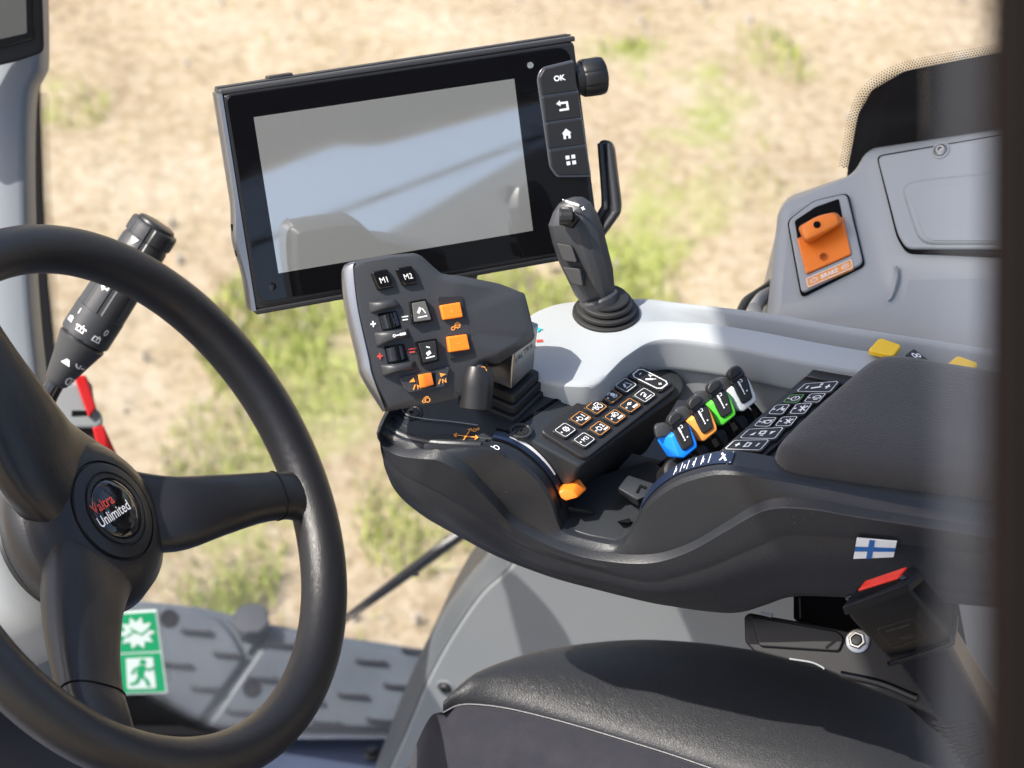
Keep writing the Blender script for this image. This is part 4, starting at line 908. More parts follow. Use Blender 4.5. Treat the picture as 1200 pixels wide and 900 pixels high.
# ------------------------------------------------------------------ touchscreen terminal
def terminal():
    t = thing('touchscreen_terminal', at(480, 200, 1.56), 'large black tilted touchscreen with unlit grey display and four side keys', 'touchscreen')
    pl = facing(480, 205, 1.54, .24, -.11); n = pl[1]
    z = lambda x, y: (240 + x / 2.5, 30 + y / 2.5)
    FO = [z(50, 203), z(1080, 48), z(1152, 650), z(150, 830)]
    pslab('housing', [z(50, 203), z(1082, 46), z(1160, 655), z(148, 834)], pl, 0, -.024, m_blk, t, b=.0018, r=.004)
    pslab('housing_back', [z(90, 230), z(1050, 85), z(1110, 620), z(190, 790)], pl, -.024, -.045, m_blk, t, b=.006, r=.02)
    # silver side rail down the left edge
    q = ons([z(46, 200), z(146, 836)], pl); a, b = q; L_ = (b - a); xo = (on(z(36, 200), pl) - on(z(46, 200), pl))
    prof = [(0, 0), (.0, .030)]
    pts = []
    ex = L_.normalized()
    def sp(s, off, dep): return a + L_ * s + xo.normalized() * off - n * dep
    rr = []
    for s in [i / 30 for i in range(31)]:
        bul = .0035 * math.exp(-((s - .68) / .12) ** 2)
        rr.append([sp(s, -.001, -.001), sp(s, .0016 + bul, -.0005), sp(s, .0030 + bul, .004), sp(s, .0032 + bul, .016), sp(s, .0026, .024), sp(s, -.001, .026)])
    rings('side_trim', rr, m_silver, t, 50)
    for s in (.60, .72):
        hull('side_slot', [sp(s, .0064, .006), sp(s, .0064, .010), sp(s + .03, .0064, .010), sp(s + .03, .0064, .006), sp(s, .005, .006), sp(s + .03, .005, .010)], m_line, t, 0)
    # top lip with ridges
    tl, tr_ = ons([z(44, 200), z(1086, 42)], pl); up = (tr_ - tl).normalized().cross(-n).normalized() * -1
    if up.dot(UP) < 0: up = -up
    def lip(name, o1, o2, d1, d2, mat, bv): hull(name, [p + up * o - n * d for p in (tl, tr_) for o in (o1, o2) for d in (d1, d2)], mat, t, bv)
    lip('top_lip', -.001, .003, .000, .027, m_grip, .0012); lip('top_ridge', .003, .0042, .010, .013, m_grip, .0005); lip('top_ridge', .003, .0042, .018, .021, m_grip, .0005)
    m1, m2 = tl.lerp(tr_, .14), tl.lerp(tr_, .21); hull('top_latch', [p + up * o - n * d for p in (m1, m2) for o in (.002, .0062) for d in (.012, .024)], m_btn, t, .001)
    bl, br = ons([z(148, 836), z(1160, 657)], pl); hull('bottom_lip', [p - up * o - n * d for p in (bl, br) for o in (-.001, .003) for d in (-.001, .022)], m_blk, t, .0012)
    pslab('bezel_glass', [z(60, 207), z(1068, 58), z(1146, 645), z(160, 812)], pl, .0012, -.002, m_glass, t, b=.0004, r=[.006, .012, .006, .008])
    pslab('bezel_rim', [z(54, 202), z(1073, 52), z(1152, 650), z(154, 820)], pl, .0008, -.002, m_mgrey if False else m_blk, t, b=.0004, r=[.007, .013, .007, .009])
    pslab('display', [z(142, 268), z(905, 155), z(960, 600), z(215, 725)], pl, .00145, 0, m_disp, t, b=0)
    lathe('sensor', on(z(952, 116), pl), n, [(.0024, .0005), (.0024, .0017), (.0018, .0018)], m_disp, t, 20)
    lathe('rear_stud', on(z(197, 763), pl), n, [(.003, .0005), (.003, .0016), (.002, .0018)], m_gloss, t, 20)
    # key strip
    K = [z(970, 152), z(985, 122), z(1076, 100), z(1130, 442), z(1028, 444), z(1008, 415)]
    pslab('key_trim', K, pl, .0024, 0, m_silver, t, b=.0004, r=[.004, .004, .001, .001, .003, .003])
    rows = [([z(976, 152), z(990, 127), z(1077, 106), z(1088, 190), z(984, 204)], 'OK'), ([z(985, 209), z(1089, 195), z(1099, 268), z(994, 282)], 'back'),
            ([z(995, 287), z(1100, 273), z(1110, 347), z(1004, 361)], 'home'), ([z(1005, 366), z(1111, 352), z(1123, 437), z(1032, 438), z(1012, 412)], 'grid')]
    for q, k in rows:
        b_ = pslab('key', q, pl, .0040, .001, m_btn, t, b=.0008, r=.0010)
        c = [min(p[0] for p in q), max(p[0] for p in q), min(p[1] for p in q), max(p[1] for p in q)]; cx = (c[0] + c[1]) / 2; cy = (c[2] + c[3]) / 2
        sq = [(cx - 14, cy - 12), (cx + 12, cy - 16), (cx + 16, cy + 10), (cx - 10, cy + 14)]
        g = Draw(pq(sq, pl, .0042), 1.0)
        if k == 'OK': g.text('OK', .5, .5, .26, .04)
        elif k == 'back': g.line([(.38, .34), (.70, .34), (.70, .64), (.32, .64)], .10); g.poly([(.22, .34), (.40, .20), (.40, .48)])
        elif k == 'home': g.poly([(.28, .50), (.5, .28), (.72, .50)]); g.poly([(.34, .5), (.66, .5), (.66, .74), (.55, .74), (.55, .6), (.45, .6), (.45, .74), (.34, .74)])
        else:
            for i in (.30, .56):
                for j in (.28, .54): g.poly([(i, j), (i + .17, j), (i + .17, j + .17), (i, j + .17)])
        g.done('symbol', m_white, b_)
        lo = q[-2:] if k != 'grid' else None
    # rotary knob on the right edge
    c = on((675, 93), shift(pl, -.010)); ax = (on((760, 80), shift(pl, -.010)) - c).normalized()
    lathe('knob_collar', c, ax, [(.0125, -.002), (.0125, .004), (.011, .005)], m_blk, t, 40)
    lathe('knob', c, ax, [(.0135, .004), (.0145, .006), (.0148, .018), (.0142, .0215), (.0125, .0225), (.004, .0222)], m_blk, t, 72, ridge=lambda k: 1 - .035 * (k % 9 == 0))
    # mounting arm behind
    tube('mount_arm', [on((500, 240), shift(pl, -.045)), on((505, 310), shift(pl, -.05)), on((520, 380), zp(.80)), on((535, 425), zp(.745))], .013, m_blk, t, 16, n=20)
terminal()
def hook():
    t = thing('grab_bracket', at(705, 225, 1.62), 'curved black double-ridged bracket standing behind the terminal', 'bracket')
    pl = facing(705, 225, 1.60, -.2, 0)
    P_ = [(700, 168), (706, 163), (714, 165), (718, 172), (726, 238), (725, 250), (702, 282), (690, 290), (690, 262), (704, 243), (704, 232)]
    pslab('bracket_web', P_, pl, 0, -.010, m_blk, t, b=.002, r=.003)
    a = [(704, 168), (709, 236), (706, 247), (690, 272)]; b_ = [(713, 168), (721, 240), (719, 252), (700, 278)]
    tube('ridge', [on(p, shift(pl, .002)) for p in a], .0028, m_grip, t, 12, n=30); tube('ridge', [on(p, shift(pl, .002)) for p in b_], .0028, m_grip, t, 12, n=30)
hook()

# ------------------------------------------------------------------ multi-function handle
def handle():
    t = thing('control_handle', on((600, 470), zp(.755)), 'dark grey drive handle with orange buttons, thumb wheels and silver left edge', 'control handle')
    pl = facing(510, 390, 1.425, .26, .02); n = pl[1]
    z = lambda x, y: (390 + x / 4.0926, 280 + y / 4.0926)
    # outline rings: back, outer edge, front edge, plateau
    outer = [z(52, 130), z(95, 108), z(260, 78), z(385, 68), z(425, 82), z(520, 165), z(620, 178), z(800, 215), z(895, 252), z(922, 268), z(968, 460), z(950, 495), z(800, 595), z(735, 600), z(700, 690), z(590, 765), z(260, 828), z(235, 810), z(145, 665), z(60, 300)]
    plate = [z(95, 145), z(125, 118), z(265, 92), z(375, 84), z(410, 100), z(505, 192), z(610, 215), z(780, 240), z(880, 268), z(905, 290), z(940, 440), z(905, 478), z(790, 545), z(700, 580), z(640, 640), z(560, 720), z(290, 805), z(262, 790), z(190, 660), z(125, 330)]
    hts_o = [-.006] * 20; hts_p = [0] * 20
    for i in (7, 8, 9, 10, 11): hts_p[i] = -.004
    for i, h_ in ((13, -.001), (14, -.003), (15, -.0035), (16, -.0035), (17, -.003), (18, -.001)): hts_p[i] = h_
    def rg(pp, hs, add=0): return [on(p, shift(pl, h + add)) for p, h in zip(pp, hs)]
    ctr = z(480, 430)
    def shr(pp, f): return [(ctr[0] + (u - ctr[0]) * f, ctr[1] + (v - ctr[1]) * f) for u, v in pp]
    def fine(ring, n_=120):
        return arcs(ring + [ring[0]], n_ + 1)[:-1]
    def blend(A, B, f): return [(a_[0] * (1 - f) + b_[0] * f, a_[1] * (1 - f) + b_[1] * f) for a_, b_ in zip(A, B)]
    def cr_ring(pts):                                        # closed smooth ring through pts
        m = len(pts); out = []; P_ = [np.array(p) for p in pts]
        for i in range(m):
            p0, p1, p2, p3 = P_[i - 1], P_[i], P_[(i + 1) % m], P_[(i + 2) % m]
            for k in range(5):
                f = k / 5; lin = p1 * (1 - f) + p2 * f
                c = .5 * ((2 * p1) + (-p0 + p2) * f + (2 * p0 - 5 * p1 + 4 * p2 - p3) * f * f + (-p0 + 3 * p1 - 3 * p2 + p3) * f ** 3); out.append(Vector(lin * .65 + c * .35))
        return out
    R_ = [rg(shr(outer, .80), hts_o, -.026), rg(shr(outer, .93), hts_o, -.024), rg(shr(outer, .985), hts_o, -.016), rg(outer, hts_o, -.006), rg(outer, hts_o, 0), rg(blend(outer, plate, .5), [-.0025 + h * .5 for h in hts_p]), rg(blend(outer, plate, .86), [-.0004 + h for h in hts_p]), rg(plate, hts_p)]
    inner = shr(plate, .96); R_.append(rg(inner, [h * .95 + .0002 for h in hts_p])); R_.append(rg(shr(plate, .5), [.0006 + h * .3 for h in hts_p]))
    rings('shell', [cr_ring(r) for r in R_], m_grip, t, 38)
    # silver left edge
    sil = [z(46, 165), z(58, 125), z(100, 106), z(108, 118), z(98, 140), z(120, 330), z(182, 660), z(250, 812), z(242, 826), z(228, 808), z(130, 668), z(58, 330)]
    rows = []
    L1 = [z(104, 112), z(97, 145), z(118, 330), z(168, 560), z(190, 660), z(252, 822)]; L0 = [z(78, 112), z(44, 160), z(58, 330), z(110, 560), z(140, 668), z(240, 830)]
    rows = [cr([tuple(on(p, shift(pl, -.022))) for p in L0], 40), cr([tuple(on(p, shift(pl, -.014)) ) for p in L0], 40), cr([tuple(on(p, shift(pl, -.007))) for p in L0], 40), cr([tuple(on(p, shift(pl, -.0022))) for p in blend(L0, L1, .45)], 40), cr([tuple(on(p, shift(pl, .0008))) for p in L1], 40), cr([tuple(on(p, shift(pl, -.002))) for p in L1], 40)]
    loft('silver_edge', rows, m_silver, t, 50, subr=2)
    def keycap(nm, q, mat, h=.0035, top=.82, r=.0012, off=(0, .0)):
        P_ = ons(q, pl); c = sum(P_, Vector()) / len(P_); T_ = [c + (p - c) * top + off[0] * (P_[1] - P_[0]) + off[1] * (P_[3] - P_[0]) for p in P_]
        base = round_poly(P_, r, 3); tp = round_poly(T_, r * .8, 3)
        return rings(nm, [[p - n * .003 for p in base], [p + n * h * .45 for p in base], [p + n * h * .85 + (q_ - p) * .55 for p, q_ in zip(base, tp)], [q_ + n * h for q_ in tp], [c + (q_ - c) * .9 + n * h for q_ in tp]], mat, t, 45)
    for q, s in (([z(176, 160), z(258, 142), z(292, 235), z(212, 250)], 'M1'), ([z(294, 143), z(373, 126), z(408, 218), z(332, 230)], 'M2')):
        b_ = keycap('button', q, m_gloss, .0046, .84, .0018, (.02, -.03))
        g = Draw(pq(q, pl, .0046), .95); g.text(s, .52, .52, .28, .0); g.done('print', m_white, b_)
    # rocker keys
    for q, k, mat in (([z(360, 300), z(440, 286), z(476, 398), z(374, 412)], 'up', m_mgrey), ([z(390, 492), z(492, 475), z(503, 590), z(420, 608)], 'down', m_btn)):
        b_ = keycap('rocker_key', q, m_gloss, .0050, .97, .0012)
        P_ = ons(q, pl); c = sum(P_, Vector()) / 4
        in_ = [c + (p - c) * .80 for p in P_]; slab('rocker_face', in_, n, .0056, .003, M('rocker_face', (.10, .10, .095), .45) if k == 'up' else m_btn, b_, b=.0004, r=.0008)
        g = Draw(pq(q, pl, .0059), .95); g.line([(.28, .74), (.76, .72)], .05)
        if k == 'up': g.line([(.34, .56), (.52, .34)], .13); g.line([(.60, .38), (.72, .60)], .05)
        else: g.line([(.36, .60), (.58, .52)], .15); g.line([(.40, .28), (.58, .34)], .05)
        g.done('print', m_white, b_)
    # orange buttons in dark recesses
    for q, rq, s in (([z(508, 320), z(604, 304), z(618, 375), z(524, 390)], [z(500, 278), z(620, 275), z(636, 375), z(540, 392), z(520, 388)], '+'), ([z(542, 470), z(636, 457), z(652, 530), z(553, 545)], [z(545, 462), z(655, 452), z(672, 548), z(560, 578)], '-')):
        pslab('button_recess', rq, pl, .0007, -.002, m_btn, t, b=.0003, r=.0008)
        b_ = pslab('orange_button', q, pl, .0042, -.001, m_orange, t, b=.0008, r=.001)
        g = Draw(pq(q, pl, .0044), 1.3); g.line([(.42, .5), (.58, .5)], .06)
        if s == '+': g.line([(.5, .38), (.5, .62)], .06)
        g.done('print', m_lor, b_)
    # thumb wheels between curved guards
    for wq in ([z(215, 358), z(305, 345), z(328, 425), z(238, 440)], [z(245, 515), z(340, 503), z(362, 582), z(262, 598)]):
        pslab('wheel_slot', wq, pl, .0007, -.004, m_line, t, b=0, r=.0008)
        P_ = ons(wq, pl); cx = sum(P_, Vector()) / 4; ax = (P_[3] - P_[0]).normalized(); w = (P_[1] - P_[0]).length * .58; hgt = (P_[3] - P_[0]).length * .45
        lathe('thumb_wheel', cx - n * (w - .0042), ax, [(w * .9, -hgt), (w, -hgt * .85), (w, hgt * .85), (w * .9, hgt)], m_gloss, t, 36, ridge=lambda k: 1 - .10 * (k % 6 < 2))
    for bq in ([z(172, 305), z(232, 298), z(300, 288), z(328, 322), z(255, 338), z(180, 358)], [z(200, 450), z(270, 440), z(362, 428), z(370, 470), z(300, 485), z(210, 518)], [z(230, 605), z(300, 598), z(395, 585), z(395, 622), z(310, 640), z(242, 660)]):
        P_ = ons(bq, pl); rows = []
        top_ = cr([tuple(P_[0]), tuple(P_[1]), tuple(P_[2])], 14); bot_ = cr([tuple(P_[5]), tuple(P_[4]), tuple(P_[3])], 14)
        def arch_(r_, h): return [p + n * (h * math.sin(math.pi * min(1, max(0, (i / 13)))) ** .6 * 1.25) for i, p in enumerate(r_)]
        rows = [top_, arch_([a_.lerp(b_, .06) for a_, b_ in zip(top_, bot_)], .005), arch_([a_.lerp(b_, .5) for a_, b_ in zip(top_, bot_)], .0062), arch_([a_.lerp(b_, .94) for a_, b_ in zip(top_, bot_)], .005), bot_]
        loft('wheel_guard', rows, m_grip, t, 60, subr=2)
    g = Draw(pq([z(265, 440), z(345, 430), z(350, 480), z(270, 490)], pl, .0086), 1.7); g.ring(.16, .55, .12, .07); g.line([(.22, .55), (.5, .52)], .10); g.line([(.5, .5), (.85, .46)], .24); g.done('rod_mark', m_white, t)
    def pm(px, k, mat, nm):
        u, v = px; g = Draw(pq([(u - 4, v - 4), (u + 4, v - 5), (u + 5, v + 4), (u - 3, v + 5)], pl, .0009), 1.0)
        if k == '+': g.line([(.1, .5), (.9, .5)], .2); g.line([(.5, .1), (.5, .9)], .2)
        else: g.line([(.0, .3), (1, .3)], .16); g.line([(.1, .7), (.9, .7)], .16)
        g.done(nm, mat, t)
    pm(z(190, 408), '+', m_white, 'plus_mark'); pm(z(343, 380), '=', m_white, 'line_mark'); pm(z(222, 562), '+', m_redp, 'plus_mark'); pm(z(376, 535), '=', m_redp, 'line_mark')
    gq = [z(560, 395), z(610, 388), z(618, 440), z(566, 448)]; g = Draw(pq(gq, pl, .0009), 1.0); g.gear(.66, .46, .32, .07); g.ring(.22, .68, .15, .08); g.done('gear_mark', m_orp, t)
    # direction switch at the bottom
    pslab('switch_plate', [z(318, 665), z(560, 612), z(535, 708), z(365, 738), z(345, 722)], pl, .0010, -.004, m_mgrey if False else m_grip, t, b=.0004, r=.0015)
    pslab('switch_hollow', [z(400, 655), z(490, 640), z(492, 705), z(412, 715)], pl, .0014, -.002, m_line, t, b=0)
    hull('direction_switch', ons([z(408, 655), z(470, 643), z(484, 700), z(420, 716)], pl) + ons([z(408, 652), z(438, 650), z(442, 712), z(418, 714)], shift(pl, .005)) + ons([z(472, 640), z(486, 698)], shift(pl, .003)), m_orange, t, .0010)
    g = Draw(pq([z(350, 655), z(545, 622), z(555, 700), z(365, 735)], pl, .0019), 2.3)
    g.poly([(.03, .42), (.16, .18), (.18, .46)]); g.poly([(.80, .18), (.96, .32), (.82, .44)]); g.line([(.10, .90), (.17, .62)], .07); g.text('N', .26, .78, .26, .03); g.line([(.74, .84), (.80, .56)], .07); g.text('N', .89, .70, .26, .03); g.done('switch_print', m_orp, t)
    g = Draw(pq([z(425, 755), z(465, 750), z(468, 788), z(428, 792)], shift(pl, -.0015), .0012), 1.0); g.ring(.65, .55, .28, .1); g.ring(.2, .65, .18, .1); g.line([(.2, .3), (.5, .1), (.8, .15)], .1); g.done('tractor_mark', m_orp, t)
    # barrel below right
    p1 = on(z(690, 690), shift(pl, -.008)); p2 = on(z(682, 812), shift(pl, -.010)); ax = (p2 - p1).normalized(); L_ = (p2 - p1).length
    lathe('barrel', p1, ax, [(.009, -.012), (.0118, -.004), (.0121, L_ * .15), (.0119, L_ * .97), (.0108, L_), (.006, L_ * .99)], m_blk, t, 48)
    hull('barrel_fairing', ons([z(650, 705), z(690, 612), z(715, 600), z(745, 655), z(745, 690)], shift(pl, .0012)) + ons([z(600, 720), z(660, 600), z(740, 600), z(750, 700)], shift(pl, -.018)), m_grip, t, .002)
    g = Draw(pq([z(692, 612), z(735, 606), z(740, 676), z(698, 682)], pl, .0020), .65); g.poly([(.1, .80), (.95, .70), (.95, .95)]); g.line([(.2, .62), (.8, .5)], .1); g.ring(.5, .2, .13, .08); g.ring(.75, .35, .1, .08); g.line([(.2, .2), (.8, .1)], .08); g.done('barrel_mark', m_orp, t)
    # steel neck and square bellows
    z_ = zp(.774); cb = on((598, 466), z_)
    e1 = (on((628, 458), z_) - on((598, 487), z_)).normalized(); e2 = Z.cross(e1)
    def sq(c, s1, s2, r): return round_poly([c + e1 * x * s1 + e2 * y * s2 for x, y in ((1, 1), (-1, 1), (-1, -1), (1, -1))], r, 4)
    prev = None
    zz = 0
    for i, (s, h) in enumerate(((.0225, .006), (.0175, .003), (.0200, .005), (.0155, .003), (.0178, .005))):
        c = cb + Z * (zz - .004) + Vector((.0, 0, 0)); slab('bellows_ring', sq(c, s, s * .82, .004), Z, h + .001, -.0005, m_rubber, t, b=.0015); zz += h
    tp = on((598, 425), facing(600, 430, 1.445)); bt = cb + Z * .022
    a_ = Vector((.284, .959, 0))
    ring_ = lambda c, s: [c + e1 * x * s * 1.0 + e2 * y * s * .72 for x, y in ((1, 1), (-1, 1), (-1, -1), (1, -1))]
    o = rings('neck', [ring_(bt, .0150), ring_(bt + Z * .016 + a_ * .002, .0153), ring_(bt + Z * .034 + a_ * .008, .0160)], m_steel, t, 30); add_bevel(o, .0012)
    c = bt - e2 * .72 * .0150 ; fn = lambda x, y, k=0: c + e1 * (x - .5) * .026 + (Z + a_ * .22) * (.026 - y * .012) - e2 * .0022
    g = Draw(fn, 2.1); g.text('VALTRA', .5, .5, .40, .03); g.done('neck_lettering', m_mgrey, t)
handle()

# ------------------------------------------------------------------ joystick
def joystick():
    t = thing('joystick', on((712, 370), zp(.789)), 'dark grey joystick with thumb roller on round black bellows on the grey rail', 'joystick')
    base = on((710, 368), zp(.789)); top = at(668, 240, 1.53)
    c0 = base
    lathe('bellows', c0, Z, [(.0245, -.004), (.0255, .0), (.0252, .0026), (.0238, .0032), (.0205, .0034), (.0203, .0046), (.0226, .0052), (.0224, .0074), (.0212, .0080), (.0180, .0082), (.0178, .0094), (.0198, .0100), (.0195, .0122), (.0184, .0128), (.0156, .0130), (.0154, .0142), (.0168, .0148), (.0164, .0160), (.0100, .0165)], m_rubber, t, 56)
    spec = [(702, 352, 20.0, .9), (697, 340, 24.0, .9), (692, 322, 27.5, .95), (684, 300, 30, 1.0), (677, 276, 31, 1.0), (671, 256, 29.5, 1.0), (670, 243, 23, .9), (669, 235, 15, .75), (669, 232, 6, .6)]
    rg = []
    for i, (u, v, w, dp) in enumerate(spec):
        f = (352 - v) / 120; d = 1.538 - .022 * f; c = at(u, v, d); ww = w / FPX * d
        tg = (at(669, 235, 1.53) - at(702, 352, 1.555)).normalized(); s = (RT - tg * RT.dot(tg)).normalized(); fr = tg.cross(s).normalized()
        if fr.dot(FW) > 0: fr = -fr
        # octagon: left flat face dark, ridge near right of centre
        prof = [(-1, 0), (-.86, .42), (-.40, .80), (.10, .95), (.42, .90), (.78, .50), (1, 0), (.82, -.6), (0, -1), (-.82, -.6)]
        rg.append([c + s * x * ww + fr * y * ww * .78 * dp for x, y in prof])
    o = rings('grip', rg, m_grip, t, 35); add_bevel(o, .0022, 3, 14)
    pl = facing(660, 258, 1.498, -.18, .15)
    z = lambda x, y: (600 + x / 2.644, 60 + y / 2.644)
    pslab('roller_recess', [z(150, 490), z(180, 484), z(205, 520), z(186, 546), z(150, 536)], pl, .0006, -.006, m_line, t, b=0, r=.001)
    ce = on(z(166, 510), pl); lathe('thumb_roller', ce - pl[1] * .002, RT, [(.0060, -.0050), (.0068, -.004), (.0068, .004), (.0060, .005)], m_blk, t, 30, ridge=lambda k: 1 - .12 * (k % 5 < 2))
    hull('roller_tab', ons([z(150, 484), z(172, 480), z(182, 488), z(180, 500), z(152, 496)], shift(pl, .003)) + ons([z(150, 484), z(182, 488), z(180, 504)], pl), m_grip, t, .0008)
    pl2 = facing(665, 305, 1.513, -.30, .0)
    for q in ([z(138, 594), z(186, 602), z(204, 656), z(158, 650)], [z(156, 668), z(212, 674), z(222, 730), z(182, 720)]):
        pslab('side_button', q, pl2, .0010, -.008, m_rubber, t, b=.0006, r=.002)
    pl3 = facing(674, 238, 1.500, 0, .5)
    g = Draw(pq([z(155, 452), z(232, 468), z(226, 500), z(150, 478)], pl3, .0005), 2.2); g.line([(.03, .3), (.10, .3)], .1); g.ring(.2, .38, .09, .08); g.line([(.26, .40), (.72, .50)], .22); g.line([(.82, .68), (.98, .72)], .08); g.line([(.9, .5), (.89, .88)], .08); g.done('roller_mark', m_white, t)
    lathe('grip_collar', at(703, 354, 1.540), (at(697, 340, 1.537) - at(702, 354, 1.540)).normalized(), [(.0145, -.004), (.0150, 0), (.0150, .004), (.0135, .0055)], m_grip, t, 40)
joystick()

# ------------------------------------------------------------------ steering wheel, column, stalk
WN = Vector((math.sin(1.37) * math.cos(.68), -math.cos(1.37) * math.cos(.68), math.sin(.68))).normalized()
WC = at(153, 582.5, 1.45); WR = .1945; Wr = .0178
def steering():
    t = thing('steering_wheel', WC, 'black leather grained steering wheel with three spokes, cropped at the left', 'steering wheel')
    _, X, Y, n = frame(WC, WN, Z)
    tube('rim', [WC + X * math.cos(a) * WR + Y * math.sin(a) * WR for a in [2 * math.pi * i / 160 for i in range(160)]], Wr, m_wheel, t, 28, up=n, closed=True, sharp=180)
    rc = at(127, 603, 1.45); pw = (WC - n * .022, n); hub = on((127, 601), pw)
    def w2(p): d = p - WC; return d.dot(X), d.dot(Y)
    # hub body
    lathe('hub', hub, n, [(.045, -.06), (.062, -.045), (.068, -.026), (.063, -.012), (.053, -.002), (.043, .0035), (.0385, .0045), (.0378, .0030), (.0366, .0030), (.036, .0058), (.031, .0075), (.0285, .0080), (.0278, .0070), (.010, .0070)], m_wheel2, t, 72, sharp=50)
    def spoke(pxs, widths, thick, depth, mat=m_wheel2):
        pts = [on(p, (WC - n * dd, n)) for p, dd in zip(pxs, depth)]
        m = 26; q = cr([tuple(p) for p in pts], m); ws = [float(x[0]) for x in catmull([(w, 0, 0) for w in widths], m)]; th = [float(x[0]) for x in catmull([(w, 0, 0) for w in thick], m)]
        rg = []
        for i in range(m):
            tg = (q[min(i + 1, m - 1)] - q[max(i - 1, 0)]).normalized(); s = n.cross(tg).normalized(); nn = tg.cross(s)
            if nn.dot(n) < 0: nn = -nn
            r_ = []
            for k in range(28):
                a = 2 * math.pi * k / 28; ca, sa = math.cos(a), math.sin(a)
                r_.append(q[i] + s * ws[i] * math.copysign(abs(ca) ** .75, ca) + nn * th[i] * math.copysign(abs(sa) ** .75, sa))
            rg.append(r_)
        o = rings('spoke', rg, mat, t, 60)
        k = int(m * .66); c = q[k]; seam = [c + (p - c) * 1.012 for p in rg[k]]
        tube('spoke_seam', seam, .0007, m_line, o, 6, up=n, closed=True)
        return q
    spoke([(140, 598), (200, 602), (255, 592), (305, 583), (345, 581), (372, 590)], [.034, .0290, .0235, .0195, .020, .030], [.012, .015, .014, .012, .012, .012], [.044, .026, .015, .008, .003, 0])
    spoke([(115, 620), (98, 690), (96, 745), (103, 798), (113, 835), (122, 866)], [.044, .033, .029, .026, .025, .024], [.014, .018, .016, .013, .012, .012], [.046, .030, .020, .010, .003, 0])
    spoke([(110, 590), (50, 545), (10, 480), (-30, 410), (-60, 360), (-80, 330)], [.050, .045, .036, .030, .032, .045], [.014, .018, .016, .013, .012, .014], [.046, .030, .018, .008, .002, 0])
    # badge
    _, bx, by, _n = frame(hub, n, Z)
    lathe('badge', hub, n, [(.0225, .0060), (.0225, .0080), (.0215, .0092), (.016, .0104), (.008, .0110), (.001, .0112)], m_gloss, t, 56, sharp=70)
    lathe('badge_ring', hub, n, [(.0262, .0065), (.0262, .0085), (.0235, .0088), (.0228, .0075)], m_blk, t, 56)
    pl = (hub + n * .0118, n)
    # lettering laid along the picture's rising baseline
    a_ = on((105, 622), pl); b_ = on((150, 592), pl); ux = (b_ - a_).normalized(); uy = n.cross(ux)
    if uy.dot(UP) > 0: uy = -uy
    c = on((127, 596), pl); sc = .036
    fn = lambda x, y, k=0: c + ux * (x - .5) * sc + uy * (y - .5) * sc
    g = Draw(fn, 1.0); g.text('Valtra', .42, .36, .22, .012, .92); g.done('badge_lettering_red', m_redp, t)
    g = Draw(fn, 1.0); g.text('Unlimited', .56, .64, .22, .008, .84); g.done('badge_lettering', m_white, t)
    # column
    c_ = thing('steering_column', hub - n * .08, 'light grey steering column cover behind the wheel hub', 'steering column')
    lathe('column_cover', hub, -n, [(.05, .058), (.066, .062), (.073, .075), (.074, .11), (.072, .20), (.07, .30)], m_lgrey, c_, 64, sharp=50)
    lathe('column_boot', hub, -n, [(.042, .05), (.052, .056), (.055, .064)], m_blk, c_, 48)
    d = thing('dash_panel', at(20, 860, 1.6), 'light grey and dark lower dash panel cropped at the bottom left corner', 'dash panel')
    pl = facing(20, 820, 1.66, .1, .1)
    pslab('purple_grey_cover', [(-160, 560), (30, 690), (48, 738), (20, 765), (-160, 800)], pl, .02, -.03, m_mgrey, d, b=.006, r=.01)
    pslab('light_panel', [(-160, 780), (20, 762), (40, 758), (30, 800), (60, 850), (110, 960), (-160, 960)], pl, .004, -.03, m_lgrey, d, b=.006, r=.01)
    pslab('dark_boot', [(-160, 900), (5, 822), (30, 812), (60, 850), (130, 920), (160, 980), (-160, 980)], pl, .02, -.03, m_blk, d, b=.006, r=.01)
steering()
